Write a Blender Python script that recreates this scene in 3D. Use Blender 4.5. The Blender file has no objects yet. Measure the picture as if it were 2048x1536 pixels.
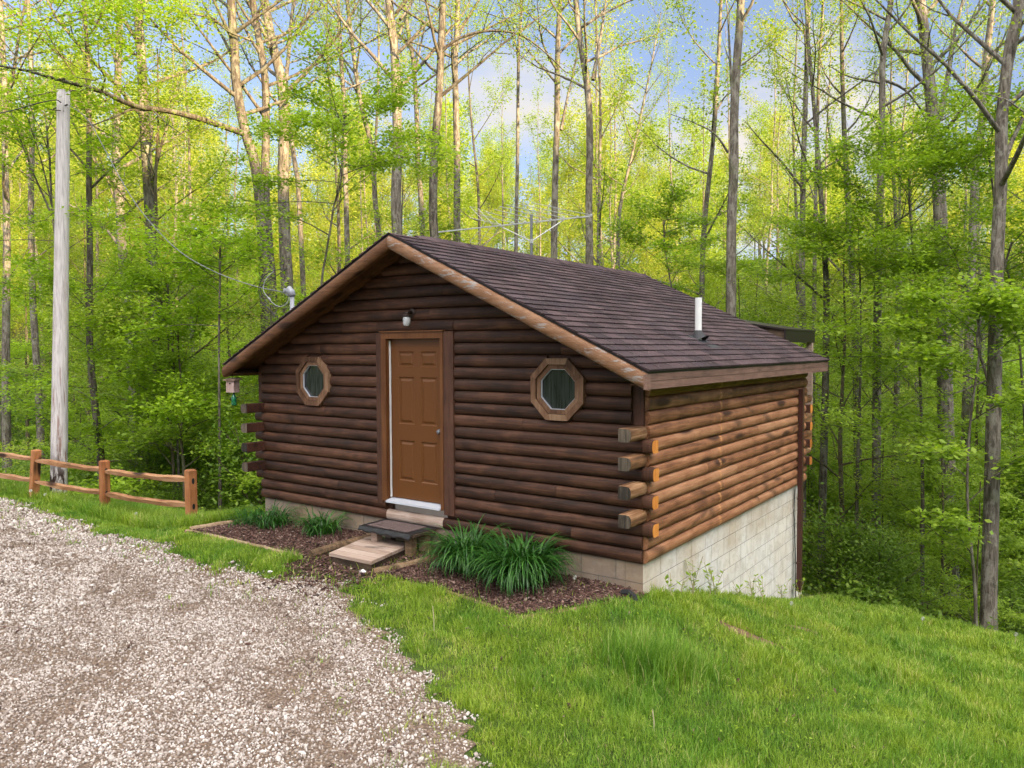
import bpy, bmesh, math, random
import numpy as np
from mathutils import Vector, Matrix
R=math.radians
SC=bpy.context.scene
COL=SC.collection
# ------------------------------------------------------------------ camera
CAM=np.array([9.3171,-6.8496,2.1347]); F_PX=1534.91
YAW,PIT,ROLL=-0.6230,0.0463,-0.0034
_fw=np.array([math.sin(YAW)*math.cos(PIT),math.cos(YAW)*math.cos(PIT),-math.sin(PIT)])
_r=np.array([math.cos(YAW),-math.sin(YAW),0.0]); _u=np.cross(_r,_fw)
_R=_r*math.cos(ROLL)+_u*math.sin(ROLL); _U=-_r*math.sin(ROLL)+_u*math.cos(ROLL)
cd=bpy.data.cameras.new('camera'); cam=bpy.data.objects.new('camera',cd); COL.objects.link(cam)
cd.sensor_width=36; cd.lens=36*F_PX/2048; cd.clip_start=.1; cd.clip_end=1200
cam.matrix_world=Matrix(((_R[0],_U[0],-_fw[0],CAM[0]),(_R[1],_U[1],-_fw[1],CAM[1]),(_R[2],_U[2],-_fw[2],CAM[2]),(0,0,0,1)))
SC.camera=cam
# ------------------------------------------------------------------ light
SUN_EL,SUN_AZ=R(12.5),R(99)          # azimuth clockwise from +Y
sd=bpy.data.lights.new('sun','SUN'); sd.energy=5.0; sd.angle=R(.6); sd.color=(1.0,.74,.40)
sun=bpy.data.objects.new('sun',sd); COL.objects.link(sun)
_sv=Vector((math.sin(SUN_AZ)*math.cos(SUN_EL),math.cos(SUN_AZ)*math.cos(SUN_EL),math.sin(SUN_EL)))
sun.rotation_euler=_sv.to_track_quat('Z','Y').to_euler(); sun.location=(40,0,40)
SC.view_settings.view_transform='Standard'; SC.view_settings.look='None'
SC.view_settings.exposure=1.93; SC.view_settings.gamma=1.0
SC.cycles.max_bounces=8; SC.cycles.diffuse_bounces=5; SC.cycles.glossy_bounces=2
SC.cycles.transmission_bounces=4; SC.cycles.transparent_max_bounces=4
SC.cycles.caustics_reflective=False; SC.cycles.caustics_refractive=False
SC.cycles.use_denoising=True
# ------------------------------------------------------------------ node helper
class NT:
    def __init__(s,tree): s.t=tree; s.t.nodes.clear()
    def n(s,typ,ins=None,out=0,**props):
        nd=s.t.nodes.new(typ)
        for k,v in props.items(): setattr(nd,k,v)
        for k,v in (ins or {}).items():
            sk=nd.inputs[k]
            if isinstance(v,bpy.types.NodeSocket): s.t.links.new(v,sk)
            else: sk.default_value=v
        return nd.outputs[out] if out is not None else nd
    def obj(s): return s.n('ShaderNodeTexCoord',out='Object')
    def map(s,v,sc,loc=(0,0,0),rot=(0,0,0)): return s.n('ShaderNodeMapping',{'Vector':v,'Scale':sc,'Location':loc,'Rotation':rot})
    def noise(s,v,scale=5,detail=4,rough=.55,dist=0): return s.n('ShaderNodeTexNoise',{'Vector':v,'Scale':scale,'Detail':detail,'Roughness':rough,'Distortion':dist})
    def vor(s,v,scale=5,out='Distance',**k): return s.n('ShaderNodeTexVoronoi',{'Vector':v,'Scale':scale},out=out,**k)
    def attr(s,name,out='Fac',typ='GEOMETRY'): return s.n('ShaderNodeAttribute',out=out,attribute_name=name,attribute_type=typ)
    def rnd(s): return s.n('ShaderNodeObjectInfo',out='Random')
    def m(s,op,a,b=0.0,c=0.0,clamp=False):
        nd=s.t.nodes.new('ShaderNodeMath'); nd.operation=op; nd.use_clamp=clamp
        for i,v in enumerate((a,b,c)):
            if isinstance(v,bpy.types.NodeSocket): s.t.links.new(v,nd.inputs[i])
            else: nd.inputs[i].default_value=v
        return nd.outputs[0]
    def mr(s,v,a,b,c=0.0,d=1.0): return s.n('ShaderNodeMapRange',{'Value':v,'From Min':a,'From Max':b,'To Min':c,'To Max':d})
    def ramp(s,f,stops,interp='LINEAR'):
        nd=s.t.nodes.new('ShaderNodeValToRGB'); cr=nd.color_ramp; cr.interpolation=interp
        while len(cr.elements)<len(stops): cr.elements.new(.5)
        for e,(p,c) in zip(cr.elements,stops): e.position=p; e.color=(*c,1)
        s.t.links.new(f,nd.inputs[0]); return nd.outputs[0]
    def mix(s,f,a,b,mode='MIX'):
        nd=s.t.nodes.new('ShaderNodeMix'); nd.data_type='RGBA'; nd.blend_type=mode
        for i,v in ((0,f),(6,a),(7,b)):
            if isinstance(v,bpy.types.NodeSocket): s.t.links.new(v,nd.inputs[i])
            else: nd.inputs[i].default_value=(*v,1) if isinstance(v,tuple) and len(v)==3 else v
        return nd.outputs[2]
    def bump(s,h,st=.3,dist=.01): return s.n('ShaderNodeBump',{'Height':h,'Strength':st,'Distance':dist})
    def pbr(s,col,rough=.8,bump=None,spec=.3,metal=0.0,**extra):
        ins={'Base Color':(*col,1) if isinstance(col,tuple) else col,'Roughness':rough,'Specular IOR Level':spec,'Metallic':metal}
        ins.update(extra)
        if bump is not None: ins['Normal']=bump
        return s.n('ShaderNodeBsdfPrincipled',ins)
    def out(s,sh): s.n('ShaderNodeOutputMaterial',{'Surface':sh},out=None)
def mat(name):
    m=bpy.data.materials.new(name); m.use_nodes=True; return m,NT(m.node_tree)
# ------------------------------------------------------------------ world
w=bpy.data.worlds.new('World'); SC.world=w; w.use_nodes=True
T=NT(w.node_tree)
gen=T.n('ShaderNodeTexCoord',out='Generated')
sxy=T.n('ShaderNodeSeparateXYZ',{0:gen},out=None)
hi=T.n('ShaderNodeCombineXYZ',{0:sxy.outputs[0],1:sxy.outputs[1],2:T.m('ADD',T.m('MULTIPLY',T.m('MAXIMUM',sxy.outputs[2],0.0),.8),.30)})
sky=T.n('ShaderNodeTexSky',{'Vector':hi},sky_type='NISHITA',sun_disc=False,sun_elevation=SUN_EL,sun_rotation=SUN_AZ,air_density=1.3,dust_density=.6,ozone_density=2.0)
sx=T.n('ShaderNodeSeparateXYZ',{0:gen},out='Z')
flat=T.n('ShaderNodeVectorMath',{0:gen,3:T.m('DIVIDE',1.0,T.m('MAXIMUM',T.m('ADD',sx,.18),.05))},operation='SCALE')
cn=T.noise(T.map(flat,(1,1,.4),(2.3,.4,0)),1.15,9,.56,.4)
cl=T.mr(cn,.49,.66)
low=T.mr(sx,.06,.26,.6,0.0)
cl=T.m('MAXIMUM',cl,T.m('MULTIPLY',low,T.mr(T.noise(gen,5,5),.38,.55)))
skyc=T.mix(1.0,sky,(1.22,1.0,1.04),'MULTIPLY')
glow=T.n('ShaderNodeVectorMath',{0:gen,1:tuple(_sv)},out='Value',operation='DOT_PRODUCT')
glow=T.m('POWER',T.m('MAXIMUM',glow,0.0),2.5)
cb=T.m('ADD',T.m('ADD',2.45,T.mr(sx,.42,.80,0.0,13.0)),T.m('MULTIPLY',glow,60.0))
cc=T.n('ShaderNodeVectorMath',{0:(1.0,.945,.885),3:cb},operation='SCALE')
colr=T.mix(cl,skyc,cc)
T.n('ShaderNodeOutputWorld',{'Surface':T.n('ShaderNodeBackground',{'Color':colr,'Strength':.10})},out=None)
# ------------------------------------------------------------------ mesh helpers
class MB:
    """collects pieces of one mesh: vertices, faces, one random value per face"""
    def __init__(s): s.v=[]; s.f=[]; s.r=[]; s.mi=[]; s.nv=0
    def add(s,vs,fs,rnd=None,mi=0):
        b=s.nv; vs=np.asarray(vs,float); s.v.append(vs); s.nv+=len(vs)
        if rnd is None: rnd=random.random()
        for q in fs: s.f.append(tuple(i+b for i in q)); s.r.append(rnd); s.mi.append(mi)
    def box(s,c,size,rot=None,rnd=None,mi=0,taper=1.0):
        x,y,z=[a/2 for a in size]
        v=np.array([(-x,-y,-z),(x,-y,-z),(x,y,-z),(-x,y,-z),(-x*taper,-y*taper,z),(x*taper,-y*taper,z),(x*taper,y*taper,z),(-x*taper,y*taper,z)])
        if rot is not None: v=v@np.array(rot).T
        s.add(v+np.array(c),[(0,3,2,1),(4,5,6,7),(0,1,5,4),(1,2,6,5),(2,3,7,6),(3,0,4,7)],rnd,mi)
    def bb(s,a,b,rnd=None,mi=0):
        a=np.array(a,float); b=np.array(b,float); s.box((a+b)/2,np.abs(b-a),None,rnd,mi)
    def tube(s,pts,rad,n=8,cap=True,rnd=None,mi=0,sq=None):
        pts=np.asarray(pts,float); m=len(pts)
        if np.isscalar(rad): rad=[rad]*m
        tg=np.gradient(pts,axis=0); tg/=np.linalg.norm(tg,axis=1)[:,None]+1e-12
        ref=np.array([0,0,1.]) if abs(tg[0][2])<.9 else np.array([1.,0,0])
        vs=[]
        for i in range(m):
            a=np.cross(tg[i],ref); a/=np.linalg.norm(a)+1e-12; b=np.cross(tg[i],a)
            ref=-b if abs(np.dot(b,ref))>1e9 else ref
            an=np.arange(n)*2*math.pi/n
            vs.append(pts[i]+rad[i]*(np.cos(an)[:,None]*a+np.sin(an)[:,None]*b))
        fs=[]
        for i in range(m-1):
            for k in range(n):
                k2=(k+1)%n; fs.append((i*n+k,i*n+k2,(i+1)*n+k2,(i+1)*n+k))
        if cap: fs+= [tuple(range(n))[::-1],tuple((m-1)*n+k for k in range(n))]
        s.add(np.concatenate(vs),fs,rnd,mi)
    def prism(s,poly,d,rnd=None,mi=0):
        """closed polygon (3-D points) pushed along d"""
        p=np.asarray(poly,float); n=len(p); v=np.concatenate([p,p+np.array(d,float)])
        fs=[tuple(range(n))[::-1],tuple(range(n,2*n))]+[(k,(k+1)%n,n+(k+1)%n,n+k) for k in range(n)]
        s.add(v,fs,rnd,mi)
    def build(s,name,mats,parent=None,loc=None,smooth=False,fix=True):
        V=np.concatenate(s.v)
        if parent is not None: org=np.array(ORG[parent.name])
        else: org=np.array(loc if loc is not None else (V[:,0].mean(),V[:,1].mean(),V[:,2].min()))
        me=bpy.data.meshes.new(name); me.from_pydata((V-org).tolist(),[],s.f)
        return finish(me,name,mats,parent,org,smooth,s.r,s.mi,fix)
ORG={}
def finish(me,name,mats,parent,org,smooth=False,rnd=None,mi=None,fix=False):
    if not isinstance(mats,(list,tuple)): mats=[mats]
    for m in mats: me.materials.append(m)
    if mi is not None and len(mats)>1: me.polygons.foreach_set('material_index',np.array(mi,np.int32))
    if rnd is not None:
        a=me.attributes.new('rnd','FLOAT','FACE'); a.data.foreach_set('value',np.array(rnd,np.float32))
    if fix:
        bm=bmesh.new(); bm.from_mesh(me); bmesh.ops.recalc_face_normals(bm,faces=bm.faces); bm.to_mesh(me); bm.free()
    if smooth: me.polygons.foreach_set('use_smooth',np.ones(len(me.polygons),bool))
    me.update()
    o=bpy.data.objects.new(name,me); COL.objects.link(o)
    if parent is not None: o.parent=parent
    else: o.location=org
    ORG[o.name]=tuple(org)
    return o
def npmesh(name,V,Fs,nper,mats,parent=None,org=(0,0,0),attrs=None,smooth=False):
    """big meshes straight from arrays; Fs flat vertex indices, nper vertices per face (int) """
    if parent is not None: org=ORG[parent.name]
    V=np.asarray(V,np.float32)-np.array(org,np.float32)
    me=bpy.data.meshes.new(name); me.vertices.add(len(V)); me.vertices.foreach_set('co',V.ravel())
    Fs=np.asarray(Fs,np.int32).ravel(); nf=len(Fs)//nper
    me.loops.add(len(Fs)); me.loops.foreach_set('vertex_index',Fs)
    me.polygons.add(nf); me.polygons.foreach_set('loop_start',np.arange(0,nf*nper,nper,dtype=np.int32))
    for k,a in (attrs or {}).items():
        t=me.attributes.new(k,'FLOAT','FACE'); t.data.foreach_set('value',np.asarray(a,np.float32))
    me.update(calc_edges=True)
    return finish(me,name,mats,parent,org,smooth)
def tag(o,label=None,cat=None,group=None,kind=None):
    if label: o['label']=label
    if cat: o['category']=cat
    if group: o['group']=group
    if kind: o['kind']=kind
    return o
def thing(name,label,cat,loc=(0,0,0),group=None):
    o=bpy.data.objects.new(name,None); o.empty_display_size=.1; COL.objects.link(o); o.location=loc; ORG[o.name]=tuple(loc)
    return tag(o,label,cat,group)
def at(px,py,D):
    """world point seen at pixel (px,py) of the 2048-wide photograph, D metres deep"""
    return CAM+D*(_fw+_R*(px-1024)/F_PX+_U*(768-py)/F_PX)
def onz(px,py,z):
    d=_fw+_R*(px-1024)/F_PX+_U*(768-py)/F_PX; return CAM+d*(z-CAM[2])/d[2]
def DS(d,s): return (CAM[0]-.5835*d+.8121*s, CAM[1]+.8121*d+.5835*s)
def spline(pts,n=4):
    P=np.asarray(pts,float); out=[]
    Q=np.vstack([2*P[0]-P[1],P,2*P[-1]-P[-2]])
    for i in range(1,len(Q)-2):
        p0,p1,p2,p3=Q[i-1:i+3]
        for t in np.arange(n)/n:
            out.append(.5*((2*p1)+(-p0+p2)*t+(2*p0-5*p1+4*p2-p3)*t*t+(-p0+3*p1-3*p2+p3)*t**3))
    out.append(P[-1]); return np.array(out)
def nz(x,y,scale,seed=0):
    g=np.random.RandomState(seed+7); o=np.zeros(np.shape(x))
    for k in range(9):
        a=g.rand()*6.283; f=(.5+g.rand()*1.4)/scale*6.283; ph=g.rand()*6.283
        o=o+np.sin((np.cos(a)*x+np.sin(a)*y)*f+ph+1.3*np.sin((np.sin(a)*x-np.cos(a)*y)*f*.6+ph*2))
    return o/4.5
# ------------------------------------------------------------------ materials
def wood_mat(name,c_dark,c_mid,c_light,ax,rough=.7,knots=True,knotc=(.03,.012,.006),grain=1.0,stain=None,spec=.3,wear=None,rv=.22,strip=None):
    m,T=mat(name); o=T.obj(); r=T.attr('rnd')
    off=T.n('ShaderNodeCombineXYZ',{0:T.m('MULTIPLY',r,37.0),1:T.m('MULTIPLY',r,91.0),2:T.m('MULTIPLY',r,53.0)})
    v=T.n('ShaderNodeVectorMath',{0:o,1:off},operation='ADD')
    sc={'x':(.9,14,14),'y':(14,.9,14),'z':(14,14,.9)}[ax]
    sk={'x':(2.2,9,9),'y':(9,2.2,9),'z':(9,9,2.2)}[ax]
    g=T.noise(T.map(v,sc),2.2*grain,7,.65,.6)
    blot=T.noise(v,2.6,4,.6)
    f=T.m('ADD',T.m('MULTIPLY',g,.65),T.m('MULTIPLY',blot,.45))
    f=T.m('ADD',f,T.m('MULTIPLY',T.m('SUBTRACT',r,.5),rv))
    col=T.ramp(f,[(.38,c_dark),(.54,c_mid),(.72,c_light)])
    if knots:
        k=T.vor(T.map(v,tuple(a*.42 for a in sk)),1.0)
        col=T.mix(T.mr(k,.23,.13),col,knotc)
        kr=T.m('ABSOLUTE',T.m('SUBTRACT',T.vor(T.map(v,tuple(a*.16 for a in sk),(5,3,1)),1.0),.36))
        col=T.mix(T.m('MULTIPLY',T.mr(kr,.05,.01),T.m('MULTIPLY',T.mr(blot,.44,.54),.85)),col,tuple(a*.35 for a in c_mid))
    if stain:      # mildew and splash stains with a shape of their own
        s=T.mr(T.noise(T.map(v,(1.3,1.3,5)),1.7,6,.7),.52,.66); col=T.mix(T.m('MULTIPLY',s,.7),col,stain)
    if wear:
        s=T.mr(T.noise(T.map(v,(1.2,6,6)),3.5,8,.75),.54,.60); col=T.mix(s,col,wear)
    if strip is not None:      # pale run-off stain down the wall
        yy=T.n('ShaderNodeSeparateXYZ',{0:o},out='Y'); w1=T.m('ADD',yy,T.m('MULTIPLY',T.m('SUBTRACT',blot,.5),.12))
        col=T.mix(T.m('MULTIPLY',T.mr(T.m('ABSOLUTE',T.m('SUBTRACT',w1,strip)),.045,.01),T.mr(g,.35,.6)),col,(.52,.25,.10))
    b=T.bump(g,.45,.007)
    T.out(T.pbr(col,rough,b,spec)); return m
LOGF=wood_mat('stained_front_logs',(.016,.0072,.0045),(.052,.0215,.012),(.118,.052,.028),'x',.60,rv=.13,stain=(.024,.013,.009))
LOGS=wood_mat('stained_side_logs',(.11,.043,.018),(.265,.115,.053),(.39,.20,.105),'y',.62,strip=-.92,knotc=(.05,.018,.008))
LOGE=wood_mat('weathered_log_end',(.045,.024,.012),(.17,.078,.032),(.40,.24,.13),'y',.7)
LOGX=wood_mat('stained_log_end',(.020,.009,.006),(.058,.022,.014),(.11,.042,.024),'x',.65)
CUTO=wood_mat('orange_cut_end',(.34,.11,.018),(.55,.20,.035),(.66,.29,.07),'z',.75,knots=False)
CUTG=wood_mat('grey_cut_end',(.012,.010,.008),(.042,.034,.026),(.14,.11,.08),'z',.85,knots=False)
RAKE=wood_mat('rake_log_wood',(.080,.034,.015),(.165,.078,.036),(.25,.135,.072),'x',.6,knots=False,wear=(.25,.22,.20))
TRIM=wood_mat('dark_trim',(.03,.014,.009),(.07,.03,.018),(.11,.05,.03),'z',.65,knots=False)
CASE=wood_mat('shaded_brown_casing',(.085,.030,.009),(.12,.045,.014),(.16,.065,.022),'z',.5,knots=False)  # brown set darker to carry the shade around the door
FASC=wood_mat('faded_fascia',(.085,.048,.036),(.16,.09,.068),(.23,.135,.10),'y',.75,knots=False,grain=1.6)
WINF=wood_mat('window_surround_wood',(.065,.03,.015),(.16,.082,.045),(.27,.165,.10),'z',.7,knots=False)  # wood tone lowered to include the shade on the front windows
RAKB=wood_mat('rake_log_wood_plain',(.065,.026,.011),(.135,.060,.026),(.21,.105,.05),'x',.6,knots=True)
SOFF=wood_mat('soffit_boards',(.05,.022,.01),(.12,.052,.022),(.18,.08,.035),'x',.7)
GREYW=wood_mat('weathered_deck_boards',(.17,.115,.085),(.34,.245,.19),(.46,.36,.30),'x',.8,grain=1.8)
DARKW=wood_mat('dark_damp_timber',(.03,.02,.013),(.085,.055,.035),(.16,.11,.07),'x',.85)
EDGE=wood_mat('old_edging_log',(.07,.045,.025),(.19,.12,.066),(.33,.24,.15),'x',.85)
FENC=wood_mat('cedar_stained_rails',(.15,.062,.026),(.30,.145,.066),(.42,.25,.14),'x',.75,knots=True)
FENP=wood_mat('cedar_stained_posts',(.22,.075,.026),(.36,.145,.055),(.45,.21,.09),'z',.7,knots=True)
def m_door():
    m,T=mat('shaded_brown_door_paint'); n=T.noise(T.obj(),60,3)
    T.out(T.pbr(T.mix(n,(.095,.031,.005),(.135,.048,.008)),.42,T.bump(n,.08,.002),.4)); return m  # brown paint, darkened in colour for the shade on the cabin front
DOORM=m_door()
def m_plain(name,c,rough=.5,metal=0,var=.25,sc=8,spec=.4):
    m,T=mat(name); n=T.noise(T.obj(),sc,5,.6)
    T.out(T.pbr(T.mix(n,tuple(a*(1-var) for a in c),tuple(min(1,a*(1+var)) for a in c)),rough,T.bump(n,.1,.003),spec,metal)); return m
ALU=m_plain('aluminium',(.46,.47,.46),.5,.3,.2)
STEEL=m_plain('galvanised_steel',(.17,.175,.185),.5,.4,.15)
WHITE=m_plain('white_plastic',(.72,.72,.71),.4,0,.06)
THRES=m_plain('threshold_metal',(.62,.66,.74),.35,.3,.06)
GREYC=m_plain('grey_conduit',(.27,.28,.31),.45,.2,.12)
BLACKP=m_plain('black_rubber',(.012,.012,.013),.5,0,.3)
BLACKW=m_plain('black_cable',(.018,.018,.018),.5,0,.2)
DARKMET=m_plain('dark_brown_metal',(.035,.020,.015),.5,.2,.2)
DRIP=m_plain('dark_drip_edge',(.028,.020,.018),.45,.3,.25)
LEADB=m_plain('vent_boot',(.035,.035,.038),.7,0,.3,30)
DSP=m_plain('brown_downspout',(.065,.024,.018),.45,.1,.2)
JARG,T=mat('frosted_lamp_glass'); T.out(T.pbr((.62,.64,.66),.15,None,.6,0.0,**{'Transmission Weight':.35}))
GREENG,T=mat('green_bottle_glass'); T.out(T.pbr((.02,.22,.10),.1,None,.6,0.0,**{'Transmission Weight':.45}))
BULB=m_plain('dark_interior',(.01,.011,.012),.8)
def m_pane():
    m,T=mat('dark_window_glass'); o=T.obj()
    s=T.noise(T.map(o,(14,1,.8)),3,3)
    col=T.mix(T.mr(s,.35,.7),(.008,.010,.011),(.040,.045,.048))
    T.out(T.pbr(col,.08,None,.5,0.0,**{'Coat Weight':.2,'Coat Roughness':.03})); return m
PANE=m_pane()
def m_shingle():
    m,T=mat('brown_asphalt_shingles'); o=T.obj(); r=T.attr('rnd')
    gr=T.noise(o,230,2,.7); bl=T.noise(o,1.3,5,.6)
    c=T.ramp(r,[(0,(.045,.028,.031)),(.5,(.078,.049,.052)),(1,(.125,.082,.084))])
    c=T.mix(T.mr(gr,.38,.66),T.mix(1.0,c,(.42,.40,.42),'MULTIPLY'),c)
    c=T.mix(T.m('MULTIPLY',T.mr(bl,.45,.7),.35),c,(.075,.062,.075))
    sp=T.mr(T.noise(o,46,2,.5),.70,.74); c=T.mix(sp,c,(.34,.25,.18))
    T.out(T.pbr(c,.9,T.bump(gr,.5,.004),.25)); return m
SHING=m_shingle()
def m_block(name,base,dirt,amt,warm):
    m,T=mat(name); o=T.obj(); r=T.attr('rnd')
    n=T.noise(o,1.1,6,.62); f=T.noise(o,38,4,.7)
    c=T.mix(T.mr(n,.35,.7),base,warm); c=T.mix(T.m('MULTIPLY',r,.28),c,tuple(a*.74 for a in base))
    st=T.mr(T.noise(T.map(o,(5,5,.7)),1.6,6,.7),.50,.72); c=T.mix(T.m('MULTIPLY',st,amt),c,dirt)
    z=T.n('ShaderNodeSeparateXYZ',{0:o},out='Z')
    spl=T.mr(T.noise(T.map(o,(2.2,2.2,3)),2.4,6,.75),.47,.60); c=T.mix(T.m('MULTIPLY',spl,.38),c,(.36,.31,.24))
    top=T.m('MULTIPLY',T.mr(z,-.16,.0),T.mr(n,.35,.6)); c=T.mix(T.m('MULTIPLY',top,.42),c,(.34,.23,.12))
    T.out(T.pbr(c,.85,T.bump(f,.35,.004),.25)); return m
BLKS=m_block('painted_side_block',(.70,.68,.655),(.44,.38,.30),.42,(.70,.63,.53))
BLKF=m_block('weathered_shaded_front_block',(.22,.185,.16),(.11,.08,.062),.6,(.25,.19,.15))  # dirty block, with shade on the front wall also put into the colour
MORT=m_plain('mortar',(.13,.12,.11),.95,0,.2)
def m_mat():
    m,T=mat('bristle_doormat'); n=T.noise(T.obj(),150,2,.8)
    T.out(T.pbr(T.ramp(n,[(.35,(.03,.02,.02)),(.52,(.13,.09,.085)),(.68,(.36,.29,.27))]),.95,T.bump(n,.8,.01),.1)); return m
MATB=m_mat()
def m_pole():
    m,T=mat('bleached_pole_wood'); o=T.obj(); g=T.noise(T.map(o,(26,26,1.0)),2,7,.7,.3)
    c=T.ramp(g,[(.33,(.27,.24,.23)),(.5,(.50,.465,.455)),(.68,(.64,.60,.59))])
    k=T.mr(T.noise(T.map(o,(9,9,.8),(1,3,5)),1.5,6,.7),.54,.60)
    z=T.n('ShaderNodeSeparateXYZ',{0:o},out='Z')
    c=T.mix(T.m('MULTIPLY',k,T.mr(z,5.0,.5)),c,(.20,.085,.05))
    c=T.mix(T.m('MULTIPLY',T.mr(T.noise(T.map(o,(6,6,1.6)),2,5,.6),.42,.52),T.mr(z,1.35,.75)),c,(.035,.018,.014))
    T.out(T.pbr(c,.85,T.bump(g,.5,.01),.2)); return m
POLE=m_pole()
def m_bark(name,c0,c1,c2,lich):
    m,T=mat(name); o=T.obj(); r=T.rnd()
    v=T.n('ShaderNodeVectorMath',{0:o,1:T.n('ShaderNodeCombineXYZ',{0:T.m('MULTIPLY',r,50),2:T.m('MULTIPLY',r,30)})},operation='ADD')
    g=T.noise(T.map(v,(9,9,1.4)),2.2,7,.7,.5)
    c=T.ramp(g,[(.34,c0),(.5,c1),(.66,c2)])
    l=T.mr(T.noise(T.map(v,(1,1,.6)),7,6,.7),.50,.58); c=T.mix(T.m('MULTIPLY',l,.55),c,lich)
    mo=T.mr(T.noise(v,1.2,4,.6),.56,.68); c=T.mix(T.m('MULTIPLY',mo,.3),c,(.09,.12,.03))
    T.out(T.pbr(c,.9,T.bump(g,.8,.03),.15)); return m
BARK=m_bark('grey_bark',(.042,.035,.028),(.135,.114,.093),(.26,.225,.19),(.32,.30,.255))
BARKD=m_bark('dark_bark',(.030,.024,.019),(.095,.078,.063),(.20,.17,.14),(.24,.23,.18))
BARKB=m_bark('brown_sapling_bark',(.045,.034,.022),(.115,.088,.058),(.21,.17,.115),(.16,.17,.09))
def m_leaf(name,a,b,c,trans=.48,rough=.5):
    m,T=mat(name); r=T.attr('rnd'); q=T.rnd()
    col=T.ramp(T.m('ADD',T.m('MULTIPLY',r,.8),T.m('MULTIPLY',q,.2)),[(.05,a),(.5,b),(.95,c)])
    d=T.pbr(col,rough,None,.35)
    tc=T.mix(1.0,col,(1.25,1.30,.55),'MULTIPLY')
    t=T.n('ShaderNodeBsdfTranslucent',{'Color':tc})
    T.out(T.n('ShaderNodeMixShader',{0:trans,1:d,2:t})); return m
LEAFT=m_leaf('young_canopy_leaves',(.16,.25,.024),(.28,.38,.040),(.42,.48,.07))
LEAFY=m_leaf('yellow_spring_leaves',(.22,.29,.035),(.36,.40,.055),(.48,.48,.09))
LEAFM=m_leaf('understory_leaves',(.14,.24,.020),(.245,.365,.034),(.37,.47,.06))
LEAFL=m_leaf('lime_maple_leaves',(.18,.31,.020),(.29,.43,.030),(.40,.53,.045))
LEAFD=m_leaf('shrub_leaves',(.08,.16,.017),(.15,.255,.028),(.25,.35,.042))
LILY=m_leaf('daylily_blades',(.014,.055,.010),(.030,.105,.016),(.07,.19,.030),.25,.38)
def m_grass(name,bias=0.0):
    m,T=mat(name); r=T.attr('rnd'); h=T.attr('hue')
    a=T.ramp(r,[(.0,(.058,.150,.012)),(.5,(.135,.285,.024)),(.86,(.24,.40,.045)),(.97,(.46,.45,.17))])
    b=T.ramp(r,[(.0,(.12,.205,.012)),(.5,(.25,.37,.028)),(.84,(.39,.48,.060)),(.97,(.55,.49,.20))])
    col=T.mix(h,a,b); d=T.pbr(col,.5,None,.3); t=T.n('ShaderNodeBsdfTranslucent',{'Color':T.mix(1.0,col,(1.15,1.2,.6),'MULTIPLY')})
    T.out(T.n('ShaderNodeMixShader',{0:.35,1:d,2:t})); return m
GRASS=m_grass('lawn_grass')
def m_ground():
    m,T=mat('soil_and_forest_floor'); o=T.obj(); n=T.noise(o,.45,6,.6); f=T.noise(o,16,6,.7)
    c=T.ramp(n,[(.36,(.030,.052,.010)),(.5,(.055,.095,.016)),(.66,(.10,.09,.035))])
    c=T.mix(T.mr(f,.4,.65),c,(.05,.075,.016))
    T.out(T.pbr(c,.95,T.bump(f,.5,.03),.1)); return m
SOIL=m_ground()
def m_gravel():
    m,T=mat('gravel_bed'); o=T.obj(); v=T.vor(o,46); vc=T.n('ShaderNodeTexVoronoi',{'Vector':o,'Scale':46.0},out='Color')
    x=T.n('ShaderNodeSeparateXYZ',{0:vc},out='X'); big=T.noise(T.map(o,(.5,1.6,1)),1.3,5,.6)
    c=T.ramp(x,[(0,(.14,.095,.068)),(.5,(.28,.21,.16)),(1,(.44,.37,.31))])
    c=T.mix(T.m('MULTIPLY',T.mr(big,.40,.60),.8),c,(.215,.155,.11)); c=T.mix(T.mr(v,.3,.65),c,(.12,.083,.06))
    T.out(T.pbr(c,.9,T.bump(T.m('SUBTRACT',1.0,v),.8,.02),.2)); return m
GRVB=m_gravel()
def m_stone():
    m,T=mat('crushed_limestone'); r=T.attr('rnd'); n=T.noise(T.obj(),90,3,.6)
    c=T.ramp(r,[(0,(.13,.095,.075)),(.25,(.29,.235,.20)),(.54,(.475,.42,.38)),(.82,(.68,.64,.605)),(1,(.82,.80,.78))])
    c=T.mix(T.mr(n,.35,.7),T.mix(1.0,c,(.72,.68,.64),'MULTIPLY'),c)
    T.out(T.pbr(c,.85,None,.25)); return m
STONE=m_stone()
def m_chips():
    m,T=mat('bark_mulch_chips'); r=T.attr('rnd')
    T.out(T.pbr(T.ramp(r,[(0,(.022,.012,.010)),(.4,(.085,.042,.032)),(.7,(.17,.10,.078)),(.9,(.30,.21,.17)),(1,(.42,.35,.30))]),.85,None,.25)); return m
CHIP=m_chips()
FLUFF=m_plain('dandelion_fluff',(.70,.70,.66),.9,0,.1)
STALK=m_plain('dry_stalk',(.42,.36,.22),.8,0,.2)
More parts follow.
